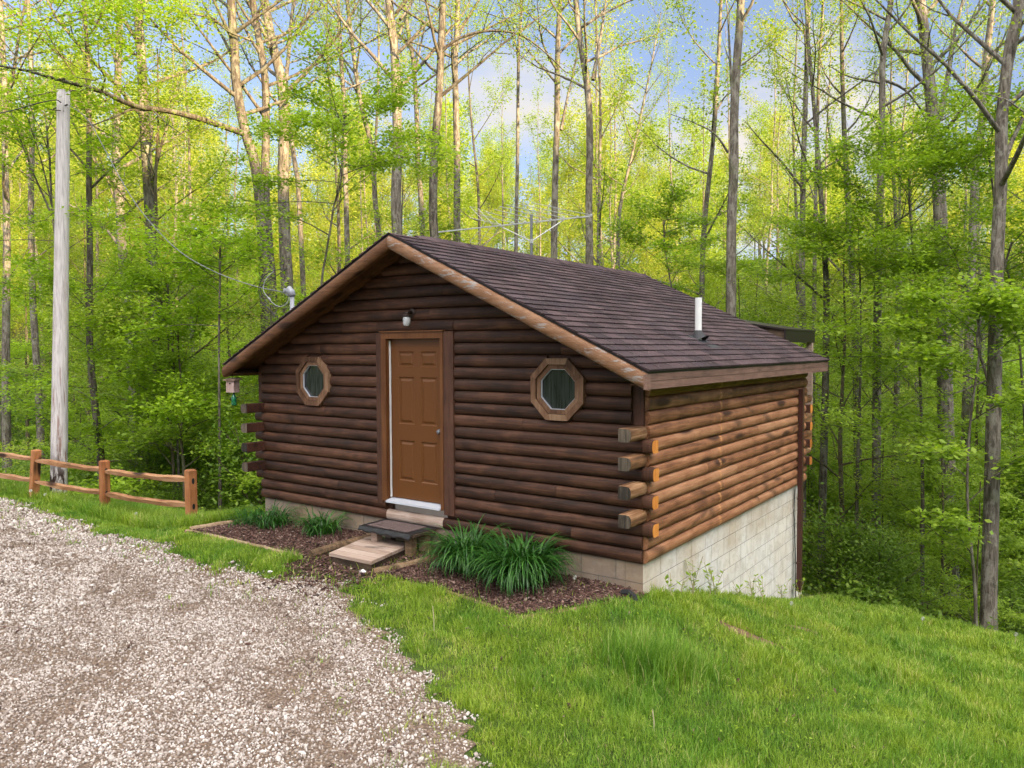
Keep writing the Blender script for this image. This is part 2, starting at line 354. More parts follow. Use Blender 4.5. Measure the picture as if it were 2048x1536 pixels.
CP=[(0,0,-.30),(.8,0,-.27),(2,0,-.25),(3.5,0,-.26),(5.3,0,-.28),(6,0,-.30),(6,.8,-.50),(6,1.8,-.77),(6,2.7,-1.04),(6,3.9,-1.38),(6,5.8,-1.90),
(3,-1,-.31),(1,-1.2,-.33),(5,-1,-.33),(4,-2.2,-.36),(6,-2,-.38),(1,-3,-.36),(-2,-2,-.40),(4,-5,-.36),(8,-5,-.38),(9,-8,-.35),(0,-8,-.35),(-6,-8,-.2),(-12,-6,-.1),
(-1.15,-.45,-.47),(-3.6,-.5,-.52),(-5.5,-.9,-.45),(-5.74,-.2,-.64),(-9,-2.5,-.35),(-9,1,-1.0),(-1.5,1.5,-.9),(-4,2,-1.3),(-1,5,-2.0),
(8,-2,-.50),(8,0,-.72),(8,2,-1.12),(8,4,-1.50),(8,6,-1.92),(11,-4,-.60),(11,-1,-.95),(11,2,-1.35),(10.5,5,-1.80),(14,-3,-1.1),(14,1,-1.7),(14,5,-2.6),(6.5,7.6,-2.35),(9,7.6,-2.55),(9,10.5,-4.0),(3,6,-2.2),(0,8,-2.9),(3,9,-3.0),(12,8,-3.6),(16,-8,-.9),(6,11,-3.7)]

for d,s,z in [(22,-20,-1.5),(22,-8,-2.8),(22,2,-4.6),(22,10,-5),(22,22,-5),(36,-32,-1),(36,-12,-3.5),(36,0,-6),(36,12,-6.5),(36,30,-6),
 (62,-52,8),(62,-20,4),(62,0,2.5),(62,20,2),(62,50,3),(100,-80,20),(100,-30,16),(100,0,13),(100,30,13),(100,80,17),(160,-120,22),(160,0,17),(160,120,20),(260,-180,26),(260,0,22),(260,180,26)]:
    CP.append(DS(d,s)+(z,))
for x,y,z in [(30,-10,-2),(30,10,-4),(45,0,4),(45,-25,3),(45,25,4),(62,0,21.5),(62,-35,21),(62,35,21.5),(80,0,27),(80,60,27),(80,-60,26.5),(150,0,30),(150,150,30),(150,-150,30),(0,-40,0),(-40,-40,1),(20,-60,1),(-20,-12,0),(-40,-20,1),(-150,-150,5),(0,-180,5),(-80,0,12),(60,-120,15),(-250,0,30)]:  # includes an unseen sunward ridge, raised to keep low sun off the cabin
    CP.append((x,y,z))
CP=np.array(CP,float); CQ=1.2
def _k(a,b): return np.sqrt(((a[:,None,:]-b[None,:,:])**2).sum(-1)+CQ**2)
def _fit():
    n=len(CP); A=np.zeros((n+3,n+3)); K=_k(CP[:,:2],CP[:,:2]); A[:n,:n]=-K; 
    P=np.c_[np.ones(n),CP[:,:2]]; A[:n,n:]=P; A[n:,:n]=P.T
    return np.linalg.solve(A,np.r_[CP[:,2],0,0,0])
CW=_fit()
def H(x,y):
    x=np.asarray(x,float); y=np.asarray(y,float); sh=x.shape
    q=np.c_[x.ravel(),y.ravel()]; out=np.empty(len(q))
    for i in range(0,len(q),20000):
        s=q[i:i+20000]; out[i:i+20000]=-_k(s,CP[:,:2])@CW[:-3]+CW[-3]+s@CW[-2:]
    return out.reshape(sh)
def H1(x,y): return float(H(np.array([x]),np.array([y]))[0])
# ------------------------------------------------------------------ ground
def gax(c,near,step,far):
    a=[c]; x=c; s=step
    while x<far:
        x+=s; a.append(x)
        if x>near: s*=1.13
    return a
xs=np.array(sorted(set([round(v,3) for v in gax(4,14,.22,270)]+[round(8-v,3) for v in gax(4,14,.22,270)])))
ys=np.array(sorted(set([round(v,3) for v in gax(0,10,.22,290)]+[round(-v,3) for v in gax(0,10,.22,230)])))
def relief(X,Y):
    z=H(X,Y); near=np.clip(1-np.hypot(X-5,Y)/30,0,1)
    gr=is_gravel(X,Y)
    return z+ near*np.where(gr,.012,.035)*nz(X,Y,1.7,3)*np.where((Y>-1.3)&(X<6.3)&(X>-.6),.2,1)+ (1-near)*.5*nz(X,Y,14,5)
GE=np.array([(-40,1.5),(-16,-.9),(-9,-1.2),(-5.9,-1.2),(-3,-1.25),(-.4,-1.5),(1.1,-1.72),(2.3,-1.66),(2.75,-1.35),(3.2,-1.25),(3.5,-1.5),(4.25,-1.92),(5.2,-2.32),(5.8,-2.72),(6.25,-3.02),(6.6,-3.4),(6.95,-4.2),(7.2,-6),(7.4,-9),(7.5,-40)])
def gravel_d(X,Y):
    """>0 inside the gravel, metres from its edge roughly"""
    e=np.interp(X,GE[:,0],GE[:,1],right=-60); d=e-Y
    e2=np.interp(-Y,[3,4.2,6,9,40],[6.35,6.95,7.2,7.4,7.5]); 
    return np.where(Y<-3.0,np.minimum(d,e2-X),np.minimum(d,7-X))
def is_gravel(X,Y): return gravel_d(X,Y)>0
X,Y=np.meshgrid(xs,ys); Z=relief(X,Y)
nx,ny=len(xs),len(ys); I=np.arange(nx*ny).reshape(ny,nx)
Fq=np.stack([I[:-1,:-1],I[:-1,1:],I[1:,1:],I[1:,:-1]],-1).reshape(-1,4)
cxm=(X[:-1,:-1]+X[1:,1:])/2; cym=(Y[:-1,:-1]+Y[1:,1:])/2
keep=~((cxm>.25)&(cxm<5.7)&(cym>.25)&(cym<5.45)); Fq=Fq[keep.ravel()]
g=npmesh('ground',np.stack([X,Y,Z],-1).reshape(-1,3),Fq,4,SOIL,smooth=True); tag(g,kind='structure')
def GZ(x,y): return relief(np.asarray(x,float),np.asarray(y,float))
def gz(x,y): return float(GZ(np.array([x]),np.array([y]))[0])
# gravel drive sheet, just above the soil
gx=np.arange(-16,7.6,.15); gy=np.arange(-13,1.2,.15); X,Y=np.meshgrid(gx,gy)
D=gravel_d(X,Y)+.16*nz(X,Y,.9,11)+.05*nz(X,Y,.25,12); Z=GZ(X,Y)+.006
nx,ny=len(gx),len(gy); I=np.arange(nx*ny).reshape(ny,nx)
Fq=np.stack([I[:-1,:-1],I[:-1,1:],I[1:,1:],I[1:,:-1]],-1).reshape(-1,4); Dm=(D[:-1,:-1]+D[1:,1:])/2
rut=.5+.5*nz(X*1.0,Y*1.0,3,2)
o=npmesh('gravel_drive',np.stack([X,Y,Z],-1).reshape(-1,3),Fq[(Dm>0.09).ravel()],4,GRVB,smooth=True); tag(o,kind='structure')
rng=np.random.RandomState(5)
def rotm(n,tilt=6.3):
    q=rng.normal(size=(n,4)); q/=np.linalg.norm(q,axis=1)[:,None]; w_,x,y,z=q.T
    return np.stack([np.stack([1-2*(y*y+z*z),2*(x*y-z*w_),2*(x*z+y*w_)],-1),np.stack([2*(x*y+z*w_),1-2*(x*x+z*z),2*(y*z-x*w_)],-1),np.stack([2*(x*z-y*w_),2*(y*z+x*w_),1-2*(x*x+y*y)],-1)],1)
def scatter(name,pv,pf,P,S,mats,rnd,parent=None,R_=None,org=(0,0,0)):
    """many small solids as one mesh: pv (k,3) prototype verts, pf (m,3|4) faces"""
    n=len(P); R_=rotm(n) if R_ is None else R_
    jit=1+.28*rng.normal(size=(n,len(pv),1))*.6
    V=np.einsum('nij,nkj->nki',R_,pv[None]*jit*S[:,None,:])+P[:,None,:]
    F_=(pf[None]+(np.arange(n)*len(pv))[:,None,None]).reshape(-1)
    return npmesh(name,V.reshape(-1,3),F_,pf.shape[1],mats,parent,org,{'rnd':np.repeat(rnd,len(pf))})
bm=bmesh.new(); bmesh.ops.create_icosphere(bm,subdivisions=1,radius=1.0); bm.verts.ensure_lookup_table()
ICO=np.array([v.co[:] for v in bm.verts]); ICOF=np.array([[v.index for v in f.verts] for f in bm.faces]); bm.free()
OCT=np.array([(1,0,0),(-1,0,0),(0,1,0),(0,-1,0),(0,0,1),(0,0,-1)],float); OCTF=np.array([(0,2,4),(2,1,4),(1,3,4),(3,0,4),(2,0,5),(1,2,5),(3,1,5),(0,3,5)])
BOXV=np.array([(-1,-1,-1),(1,-1,-1),(1,1,-1),(-1,1,-1),(-1,-1,1),(1,-1,1),(1,1,1),(-1,1,1)],float); BOXF=np.array([(0,3,2,1),(4,5,6,7),(0,1,5,4),(1,2,6,5),(2,3,7,6),(3,0,4,7)])
def frustum(x,y,z,m=1.12):
    p=np.stack([x,y,z],-1)-CAM; d=p@_fw; s=p@_R; u=p@_U
    return (d>1.5)&(np.abs(s)<d*.667*m+.6)&(u>-d*.5*m-.5)
n=820000; x=rng.uniform(-16,7.8,n); y=rng.uniform(-9,1.2,n)
k=frustum(x,y,-.35*np.ones(n),1.55); x,y=x[k],y[k]
dist=np.hypot(x-CAM[0],y-CAM[1]); de=gravel_d(x,y)+.25*nz(x,y,.9,11)+.12*nz(x,y,.22,12)
wob=.22*nz(x,y,2.5,24); trk=np.maximum(np.clip(np.cos((de-1.0+wob)*2*math.pi/1.75),0,1)**3,.85*np.clip(np.cos((de+wob)*2*math.pi/.47+2*nz(x,y,3,28)),0,1)**4*(nz(x,y,1.6,29)>-.1))*(de>.5)*np.clip(.75+.5*nz(x,y,1.2,25),0,1)
lane=nz(x*.55+y*.35,x*-.1+y*1.5,1.1,21)         # looser lanes of dirt between wheel tracks
pk=np.clip((de-.02)/.5,0,1)*np.where(dist<7.5,1.0,np.clip(7.5/dist,0,1)**1.4)*np.clip(.95-.10*lane-.72*trk,.14,1)
k=(rng.rand(len(x))<pk); k_keep=k; x,y,dist,de=x[k],y[k],dist[k],de[k]
sz=(.0058+.0062*rng.rand(len(x))**2.0+np.where(rng.rand(len(x))<.015,.010,0))*np.clip(dist/7.5,1,1.8)
S=np.stack([sz*rng.uniform(.9,1.35,len(x)),sz*rng.uniform(.8,1.1,len(x)),sz*rng.uniform(.55,.85,len(x))],-1)
P=np.stack([x,y,GZ(x,y)+.006+sz*.35],-1)
rd=np.clip(rng.beta(2.2,1.7,len(x))-.10*np.clip(nz(x,y*2,2.2,23),0,1)-.22*trk[k_keep],0,1)
nr=dist<7.0
o=scatter('gravel',ICO,ICOF,P[nr],S[nr],STONE,rd[nr]); tag(o,kind='stuff',label='pale crushed stone covering the curved driveway')
o=scatter('gravel',OCT,OCTF,P[~nr],S[~nr]*1.15,STONE,rd[~nr]); tag(o,kind='stuff',label='pale crushed stone on the far stretch of driveway')
print('stones',nr.sum(),(~nr).sum())
# ------------------------------------------------------------------ cabin
W,D_=5.986,5.744; C_=.1375; OS,OF,OB=.26,.449,.40; ZR,ZE=3.461,1.923
SL=(ZR-ZE)/(W/2+OS)
def roofz(x): return ZR-SL*abs(x-W/2)
rnd=random.Random(11)
cabin=thing('log_cabin','small brown log cabin with a shingled gable roof on a pale block foundation','cabin',(W/2,D_/2,-.3))
def half_log(mb,a,b,z0,ax,face,off,rv,bul=.054,jit=0.0):
    """one course: half-round bulge on the outside of a wall; ax 'x' runs along x on plane y=off, face=-1 bulges to -y"""
    n=9; th=np.linspace(-math.pi/2,math.pi/2,n); L=b-a; m=max(2,int(L/.28)+1)
    us=np.linspace(a,b,m); rows=[]
    for i,u in enumerate(us):
        e=1+ .05*math.sin(u*3.1+z0*40)+.03*math.sin(u*7.3+z0*11)+jit
        o=np.cos(th)**.75*bul*e; z=z0+C_/2+np.sin(th)*(C_/2-.001)+.0012*math.sin(u*2.1+z0*9)
        if ax=='x': rows.append(np.c_[np.full(n,u),off+face*o,z])
        else: rows.append(np.c_[off+face*o,np.full(n,u),z])
    V=np.concatenate(rows); fs=[(i*n+k,i*n+k+1,(i+1)*n+k+1,(i+1)*n+k) for i in range(m-1) for k in range(n-1)]
    fs+=[tuple(range(n)),tuple((m-1)*n+k for k in range(n))[::-1]]
    mb.add(V,fs,rv)
# front wall courses, cut out for the door and the two octagonal windows
WINS=[(1.155,1.705),(5.025,1.705)]; HW=.26
def cuts(z0):
    z=z0+C_/2; L=[]
    if .27<z<2.33: L.append((2.36,3.60))
    elif .20<z<.30: L.append((2.48,3.50))
    for cx,cz in WINS:
        dz=abs(z-cz)-C_/2
        if dz<HW: h=HW if dz<HW*.414 else HW-(dz-HW*.414); L.append((cx-h,cx+h))
    return sorted(L)
mb=MB()
for k in range(24):
    z0=k*C_; a,b=.01,(5.872 if k>=10 else W+.01)
    if k<2: b=W+.005; a=-.02
    top=roofz(0)+0
    if z0+C_*.6>roofz(a)-.10:
        h=(ZR-.10-(z0+C_*.6))/SL; a=max(a,W/2-h); b=min(b,W/2+h)
        if h<.15: break
    segs=[(a,b)]
    for c0,c1 in cuts(z0):
        new=[]
        for s0,s1 in segs:
            if c1<=s0 or c0>=s1: new.append((s0,s1))
            else:
                if c0>s0: new.append((s0,c0))
                if c1<s1: new.append((c1,s1))
        segs=new
    for s0,s1 in segs:
        if s1-s0>1.9 and rnd.random()<.75:
            u=rnd.uniform(s0+.5,s1-.5); half_log(mb,s0,u-.0015,z0,'x',-1,0,rnd.random()); half_log(mb,u+.0015,s1,z0,'x',-1,0,rnd.random())
        else: half_log(mb,s0,s1,z0,'x',-1,0,rnd.random())
half_log(mb,2.36,3.60,2.33,'x',-1,-.012,rnd.random(),.05)   # short log set over the door
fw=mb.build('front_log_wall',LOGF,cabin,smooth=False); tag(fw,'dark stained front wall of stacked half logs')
mb=MB()
for k in range(14):
    z0=k*C_; a=.03; b=D_-.03
    if k<2: a=-.005; b=D_+.01
    br=[a]+sorted(rnd.uniform(a+.8,b-.8) for _ in range(rnd.choice((0,1,1))))+[b]
    if k in(6,9,3): br=[a,2.05,b]
    for s0,s1 in zip(br[:-1],br[1:]): half_log(mb,s0,s1-.002,z0,'y',1,W,rnd.random(),.060)
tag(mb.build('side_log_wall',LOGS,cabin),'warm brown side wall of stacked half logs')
mb=MB()
for k in range(14): half_log(mb,.0,D_,k*C_,'y',-1,0,rnd.random(),.05)
mb.build('side_log_wall',LOGS,cabin)
mb=MB()
for k in range(23):
    h=min(W/2,(ZR-.10-(k*C_+C_*.6))/SL) if k*C_+C_*.6>roofz(0)-.1 else W/2
    if h<.15: break
    half_log(mb,W/2-h,W/2+h,k*C_,'x',1,D_,rnd.random(),.05)
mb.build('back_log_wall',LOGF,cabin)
# sheathing behind the logs (with openings)
mb=MB(); t=.05
def gable(mb,y0,y1,x0,x1,z0=0.):
    xs_=[x0]+([W/2] if x0<W/2<x1 else [])+[x1]
    P=[(x0,y0,z0),(x1,y0,z0)]+[(x,y0,roofz(x)-.085) for x in xs_[::-1]]
    mb.prism(P,(0,y1-y0,0),.5)
gable(mb,.004,t,.0,2.55); gable(mb,.004,t,3.45,W); gable(mb,.004,t,2.551,3.449,2.30)
mb.build('wall_sheathing',TRIM,cabin)
# corner posts in the notch above the log ends
for x0,x1,y0 in ((5.874,5.984,.02),(-.10,.0,.02)):
    mb=MB(); mb.bb((x0,-.006,10*C_),(x1,.10,roofz(x0)-.09)); mb.build('corner_post',TRIM,cabin)
# crossing log ends
def dsec(n=9,w=.135,h=.131,flat=-.06):
    th=np.linspace(-math.pi/2,math.pi/2,n); o=[( .012+.058*math.cos(t)**.6,h/2*math.sin(t)) for t in th]
    return o+[(-.062,h/2*.96),(-.066,h/2*.8),(-.066,-h/2*.8),(-.062,-h/2*.96)]
def log_end(z0,kind):
    mb=MB(); sec=dsec(); zc=z0+C_/2; dl=rnd.uniform(-.006,.006)
    if kind=='fr': base=[(W+u-.028,-.348+dl,zc+v) for u,v in sec]; dv=(0,.345,0)      # right corner, pointing forward
    if kind=='fl': base=[(.012-u,-.34+dl,zc+v) for u,v in sec]; dv=(0,.345,0)
    if kind=='sr': base=[(W+.118+dl,-u+.024,zc+v) for u,v in sec]; dv=(-.16,0,0)
    if kind=='sl': base=[(-.14+dl,-u+.024,zc+v) for u,v in sec]; dv=(.16,0,0)
    if kind=='br': base=[(W+.118,D_+u-.02,zc+v) for u,v in sec]; dv=(-.2,0,0)
    if kind=='rb': base=[(W+u-.028,D_+.30,zc+v) for u,v in sec]; dv=(0,-.33,0)
    base=np.array(base); d=np.array(dv,float); mb.prism(base,d,.2+.6*rnd.random())
    cc=base.mean(0); cap=cc+(base-cc)*.985
    mb.prism(cap-d/np.linalg.norm(d)*.0035,d/np.linalg.norm(d)*.003,rnd.random(),1)
    mats={'fr':[LOGE,CUTG],'fl':[LOGX,CUTG],'sr':[TRIM,CUTO],'sl':[LOGF,CUTG],'br':[TRIM,CUTO],'rb':[LOGE,CUTG]}[kind]
    lab={'fr':'weathered log end with a grey cut face pointing to the drive','sr':'dark log end with a bright orange cut face','fl':'red brown log end at the birdhouse corner','sl':'dark log end at the birdhouse corner'}.get(kind,'log end at the back corner')
    return tag(mb.build('log_end',mats,cabin),lab)
for k in (3,5,7,9): log_end(k*C_,'fr'); log_end(k*C_,'fl'); log_end(k*C_,'rb')
for k in (2,4,6,8): log_end(k*C_,'sr'); log_end(k*C_,'sl'); log_end(k*C_,'br')
# foundation: real blocks with joints on a mortar core
mb=MB(); bh,bl,j=.2032,.406,.009
mb.bb((.012,.004,-2.6),(W-.022,.16,-.003),.5,2); mb.bb((W-.16,.165,-2.6),(W-.004,D_-.012,-.003),.5,2)
mb.bb((.012,.165,-2.6),(.16,D_-.012,-.003),.5,2); mb.bb((.165,D_-.16,-2.6),(W-.165,D_-.012,-.003),.5,2)
def blockrow(a,b,z1,row,fn):
    u=a-(bl/2 if row%2 else 0)
    while u<b-1e-6:
        u0,u1=max(a,u)+j/2,min(b,u+bl)-j/2
        if u1-u0>.03: fn(u0 if u0>a+j else a,u1 if u1<b-j else b,z1-bh+j/2,z1-j/2)
        u+=bl
for row in range(9):
    z1=-row*bh
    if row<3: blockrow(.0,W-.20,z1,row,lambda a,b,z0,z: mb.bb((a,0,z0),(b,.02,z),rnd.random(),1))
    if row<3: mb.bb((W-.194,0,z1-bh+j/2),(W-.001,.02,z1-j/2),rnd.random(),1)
    blockrow(.001,D_,z1,row,lambda a,b,z0,z: mb.bb((W-.02,a,z0),(W,b,z),rnd.random(),0))
    if row<6: mb.bb((0,.021,z1-bh+j/2),(.02,D_,z1-j/2),rnd.random(),0)
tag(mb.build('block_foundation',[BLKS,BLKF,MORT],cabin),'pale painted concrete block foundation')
# ---- roof
n1=np.array([SL,0,1.])/math.hypot(SL,1)
roof=MB()
for sg in (-1,1):
    xr,xe=W/2,W/2+sg*(W/2+OS)
    P=[(xr,-OF,ZR+.002),(xe,-OF,ZE+.002),(xe,-OF,ZE-.022),(xr,-OF,ZR-.022)]
    roof.prism(P,(0,D_+OF+OB,0),.4)
rf=roof.build('roof',DRIP,cabin)
for sg,nm in ((1,0),(-1,1)):
    mb=MB(); slen=(W/2+OS)/math.cos(math.atan(SL)); ex=.1395; nrow=int(slen/ex)+1; dx=math.cos(math.atan(SL)); dz=math.sin(math.atan(SL)); nn=np.array([sg*dz,0,dx])
    y0,y1=-OF-.015,D_+OB+.015
    for i in range(nrow):
        s1=slen+.018-i*ex; s0=max(s1-ex-.04,0.0)
        if s1<.05: break
        yy=y0-(i*.5%1)*.305-rnd.uniform(0,.012)
        while yy<y1:
            a,b=max(y0,yy+.006),min(y1,yy+.2985)
            if b-a>.01:
                l=rnd.uniform(0,.003); t1=.020+l; t0=.0045
                dd=rnd.uniform(-.004,.004)
                q=lambda s,y,h: np.array([W/2+sg*dx*s,y,ZR+.004-dz*s])+nn*h
                sa=s1+dd
                V=[q(s0,a,t0),q(s0,b,t0),q(sa,b,t1),q(sa,a,t1),q(s0,a,0),q(s0,b,0),q(sa,b,0.0),q(sa,a,0.0)]
                mb.add(V,[(0,1,2,3),(3,2,6,7),(0,3,7,4),(1,5,6,2)],rnd.random())
                if b<y1-.02: mb.add([q(sa-ex+.004,b-.001,.016),q(sa-ex+.004,b+.013,.016),q(sa-.006,b+.013,.0185),q(sa-.006,b-.001,.0185)],[(0,1,2,3)],0,1)  # dark strip laid in each tab slot in place of its shadow
            yy+=.305
    tag(mb.build('shingles',[SHING,DRIP],rf,fix=False),'brown three-tab asphalt shingles')
mb=MB(); y=-.02
while y<D_+OB+.02:
    e=min(y+.30,D_+OB+.02); h0,h1=.016,.030
    hw=.14; r_=rnd.random()
    for sg in (-1,1):
        dn=SL*hw
        a=[(W/2,y,ZR+h0+.012),(W/2+sg*hw,y,ZR+h0-dn),(W/2+sg*hw,e,ZR+h1-dn),(W/2,e,ZR+h1+.012)]
        b=[(p[0],p[1],p[2]-.008) for p in a]
        mb.add(a+b,[(0,1,2,3),(4,7,6,5),(0,4,5,1),(1,5,6,2),(2,6,7,3)],r_)
    y+=.15
mb.build('ridge_cap',SHING,rf)
# rake half logs along the front gable (split at the apex)
for sg in (-1,1):
    mb=MB(); n=10; xa,xb=W/2,W/2+sg*(W/2+OS-.004); m=26; rows=[]
    for i in range(m):
        x=xa+(xb-xa)*i/(m-1); zt=roofz(x)-.024; hh=.158
        th=np.linspace(-math.pi/2,math.pi/2,n); e=1+.05*math.sin(i*1.3)+.04*math.sin(i*.5+sg)
        rows.append(np.c_[np.full(n,x),-OF+.012-np.cos(th)**.7*.055*e,zt-hh/2+np.sin(th)*hh/2*(1+.03*math.sin(i*.9))])
    V=np.concatenate(rows); fs=[(i*n+k,i*n+k+1,(i+1)*n+k+1,(i+1)*n+k) for i in range(m-1) for k in range(n-1)]
    b0=len(V); bk=V.copy().reshape(m,n,3)[:,[0,-1],:].copy(); bk[:,:,1]=-OF+.05; V=np.concatenate([V,bk.reshape(-1,3)])
    for i in range(m-1): fs+=[(b0+2*i,b0+2*i+1,b0+2*i+3,b0+2*i+2),(i*n,(i+1)*n,b0+2*i+2,b0+2*i),(i*n+n-1,b0+2*i+1,b0+2*i+3,(i+1)*n+n-1)]
    fs+=[tuple(range(n))+(b0+1,b0),tuple((m-1)*n+k for k in range(n))+(b0+2*m-1,b0+2*m-2)]
    mb.add(V,fs,.3+.5*(sg>0)); mb.build('rake_log',RAKE if sg>0 else RAKB,rf)
# fascia boards along both eaves, soffits
for sg in (1,-1):
    xe=W/2+sg*(W/2+OS); mb=MB()
    a,b=sorted((xe-sg*.022,xe-sg*.001))
    if sg>0:
        mb.bb((a,-OF+.052,ZE-.092),(b,D_+OB,ZE-.024),.35); mb.bb((a-.002,-OF+.052,ZE-.170),(b-.004,D_+OB,ZE-.094),.62); mb.bb((a,-OF-.048,ZE-.168),(b+.0015,-OF+.0505,ZE-.026),.9)
    else: mb.bb((a,-OF+.052,ZE-.165),(b,D_+OB,ZE-.026),.5)
    mb.build('fascia_board',FASC,rf)
    mb=MB(); x0,x1=sorted((W/2+sg*(W/2+.052),xe-sg*.024)); mb.bb((x0,-OF+.052,ZE-.135),(x1,D_+OB-.02,ZE-.122),.5); mb.build('soffit',SOFF,rf)
    mb=MB()   # sloping boards under the front overhang
    for q in range(3):
        y0=-OF+.055+q*.128
        xa,xb=W/2,W/2+sg*(W/2+OS-.03)
        mb.prism([(xa,y0,roofz(xa)-.094),(xb,y0,roofz(xb)-.094),(xb,y0,roofz(xb)-.106),(xa,y0,roofz(xa)-.106)],(0,.124,0),rnd.random())
    mb.build('soffit',SOFF,rf)
# plumbing vent
vx,vy=5.60,2.32; vz=roofz(vx)
mb=MB(); mb.tube([(vx,vy,vz-.1),(vx,vy,vz+.53)],.042,20,cap=False); mb.tube([(vx,vy,vz+.53),(vx,vy,vz+.40)],.034,20,cap=False)
vp=mb.build('vent_pipe',WHITE,cabin,smooth=True); tag(vp,'white plastic vent pipe')
mb=MB(); mb.tube([(vx,vy,vz+.125),(vx,vy,vz+.10),(vx+.01,vy,vz+.02),(vx+.03,vy,vz-.01)],[.045,.056,.095,.12],18,cap=False); 
s0=vx-.13; s1=vx+.24
mb.add([(s0,vy-.15,roofz(s0)+.022),(s0,vy+.15,roofz(s0)+.022),(s1,vy+.15,roofz(s1)+.022),(s1,vy-.15,roofz(s1)+.022),(s0,vy-.15,roofz(s0)+.016),(s0,vy+.15,roofz(s0)+.016),(s1,vy+.15,roofz(s1)+.016),(s1,vy-.15,roofz(s1)+.016)],[(0,1,2,3),(0,4,5,1),(1,5,6,2),(2,6,7,3),(3,7,4,0)],.5)
mb.build('vent_boot',LEADB,vp)
# ---- door
DX0,DX1,DZ0,DZ1=2.535,3.405,.27,2.30
mb=MB()
mb.bb((2.355,-.064,.20),(2.445,.03,2.335),.3); mb.bb((3.455,-.064,.185),(3.605,.03,2.335),.6)
mb.build('door_trim',TRIM,cabin)
mb=MB()
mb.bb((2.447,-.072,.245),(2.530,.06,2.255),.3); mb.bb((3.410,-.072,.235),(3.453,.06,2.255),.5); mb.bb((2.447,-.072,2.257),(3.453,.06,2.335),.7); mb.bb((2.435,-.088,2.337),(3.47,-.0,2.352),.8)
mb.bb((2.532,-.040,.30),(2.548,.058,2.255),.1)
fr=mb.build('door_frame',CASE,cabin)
mb=MB(); mb.bb((2.549,-.030,.295),(2.555,-.004,2.235),.9); tag(mb.build('weather_strip',WHITE,fr),'thin white strip beside the door')
# six-panel slab: grid with sunken mouldings
dx0,dx1,dz0,dz1,yf=2.556,3.408,.292,2.254,.004
wd=dx1-dx0
pcols=[(dx0+.135*wd,dx0+.44*wd),(dx0+.56*wd,dx0+.865*wd)]; prows=[(dz0+.24,dz0+.80),(dz0+1.0,dz0+1.52),(dz0+1.64,dz0+1.83)]
prows=[(dz0+.22,dz0+.72),(dz0+.92,dz0+1.50),(dz0+1.62,dz0+1.81)]
mb=MB(); xsl=sorted([dx0,dx1]+[a for p in pcols for a in p]); zsl=sorted([dz0,dz1]+[a for p in prows for a in p])
def face(x0,x1,z0,z1,y): mb.add([(x0,y,z0),(x1,y,z0),(x1,y,z1),(x0,y,z1)],[(0,1,2,3)],.5)
for i in range(len(xsl)-1):
    for jx in range(len(zsl)-1):
        x0,x1,z0,z1=xsl[i],xsl[i+1],zsl[jx],zsl[jx+1]
        if (x0,x1) in pcols and (z0,z1) in prows:
            e=[(0,yf),(.012,yf+.012),(.028,yf+.012),(.05,yf+.001)]
            for (a,ya),(b,yb) in zip(e[:-1],e[1:]):
                o=[(x0+a,ya,z0+a),(x1-a,ya,z0+a),(x1-a,ya,z1-a),(x0+a,ya,z1-a)]; q=[(x0+b,yb,z0+b),(x1-b,yb,z0+b),(x1-b,yb,z1-b),(x0+b,yb,z1-b)]
                mb.add(o+q,[(0,1,5,4),(1,2,6,5),(2,3,7,6),(3,0,4,7)],.5)
            face(x0+.05,x1-.05,z0+.05,z1-.05,yf+.001)
        else: face(x0,x1,z0,z1,yf)
mb.add([(dx0,yf,dz0),(dx1,yf,dz0),(dx1,yf+.045,dz0),(dx0,yf+.045,dz0),(dx0,yf,dz1),(dx1,yf,dz1),(dx1,yf+.045,dz1),(dx0,yf+.045,dz1)],[(0,1,2,3),(4,7,6,5),(0,3,7,4),(1,5,6,2),(3,2,6,7)],.5)
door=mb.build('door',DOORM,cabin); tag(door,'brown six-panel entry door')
mb=MB(); kx,kz=3.355,1.155
mb.tube([(kx,yf+.001,kz),(kx,yf-.008,kz)],.032,16); mb.tube([(kx,yf-.006,kz),(kx,yf-.02,kz),(kx,yf-.028,kz),(kx,yf-.045,kz),(kx,yf-.058,kz),(kx,yf-.062,kz)],[.012,.012,.022,.028,.022,.008],16)
mb.build('door_knob',STEEL,door,smooth=True)
mb=MB(); mb.prism([(2.532,-.10,.235),(2.532,.05,.268),(2.532,.05,.29),(2.532,-.10,.258)],(.876,0,0)); mb.build('threshold',THRES,cabin)
# worn pale patch of the sill log below the threshold
mb=MB(); half_log(mb,2.50,3.42,0.0,'x',-1,-.0045,.8,.054); tag(mb.build('sill_log',GREYW,cabin),'scuffed pale strip of log under the door')
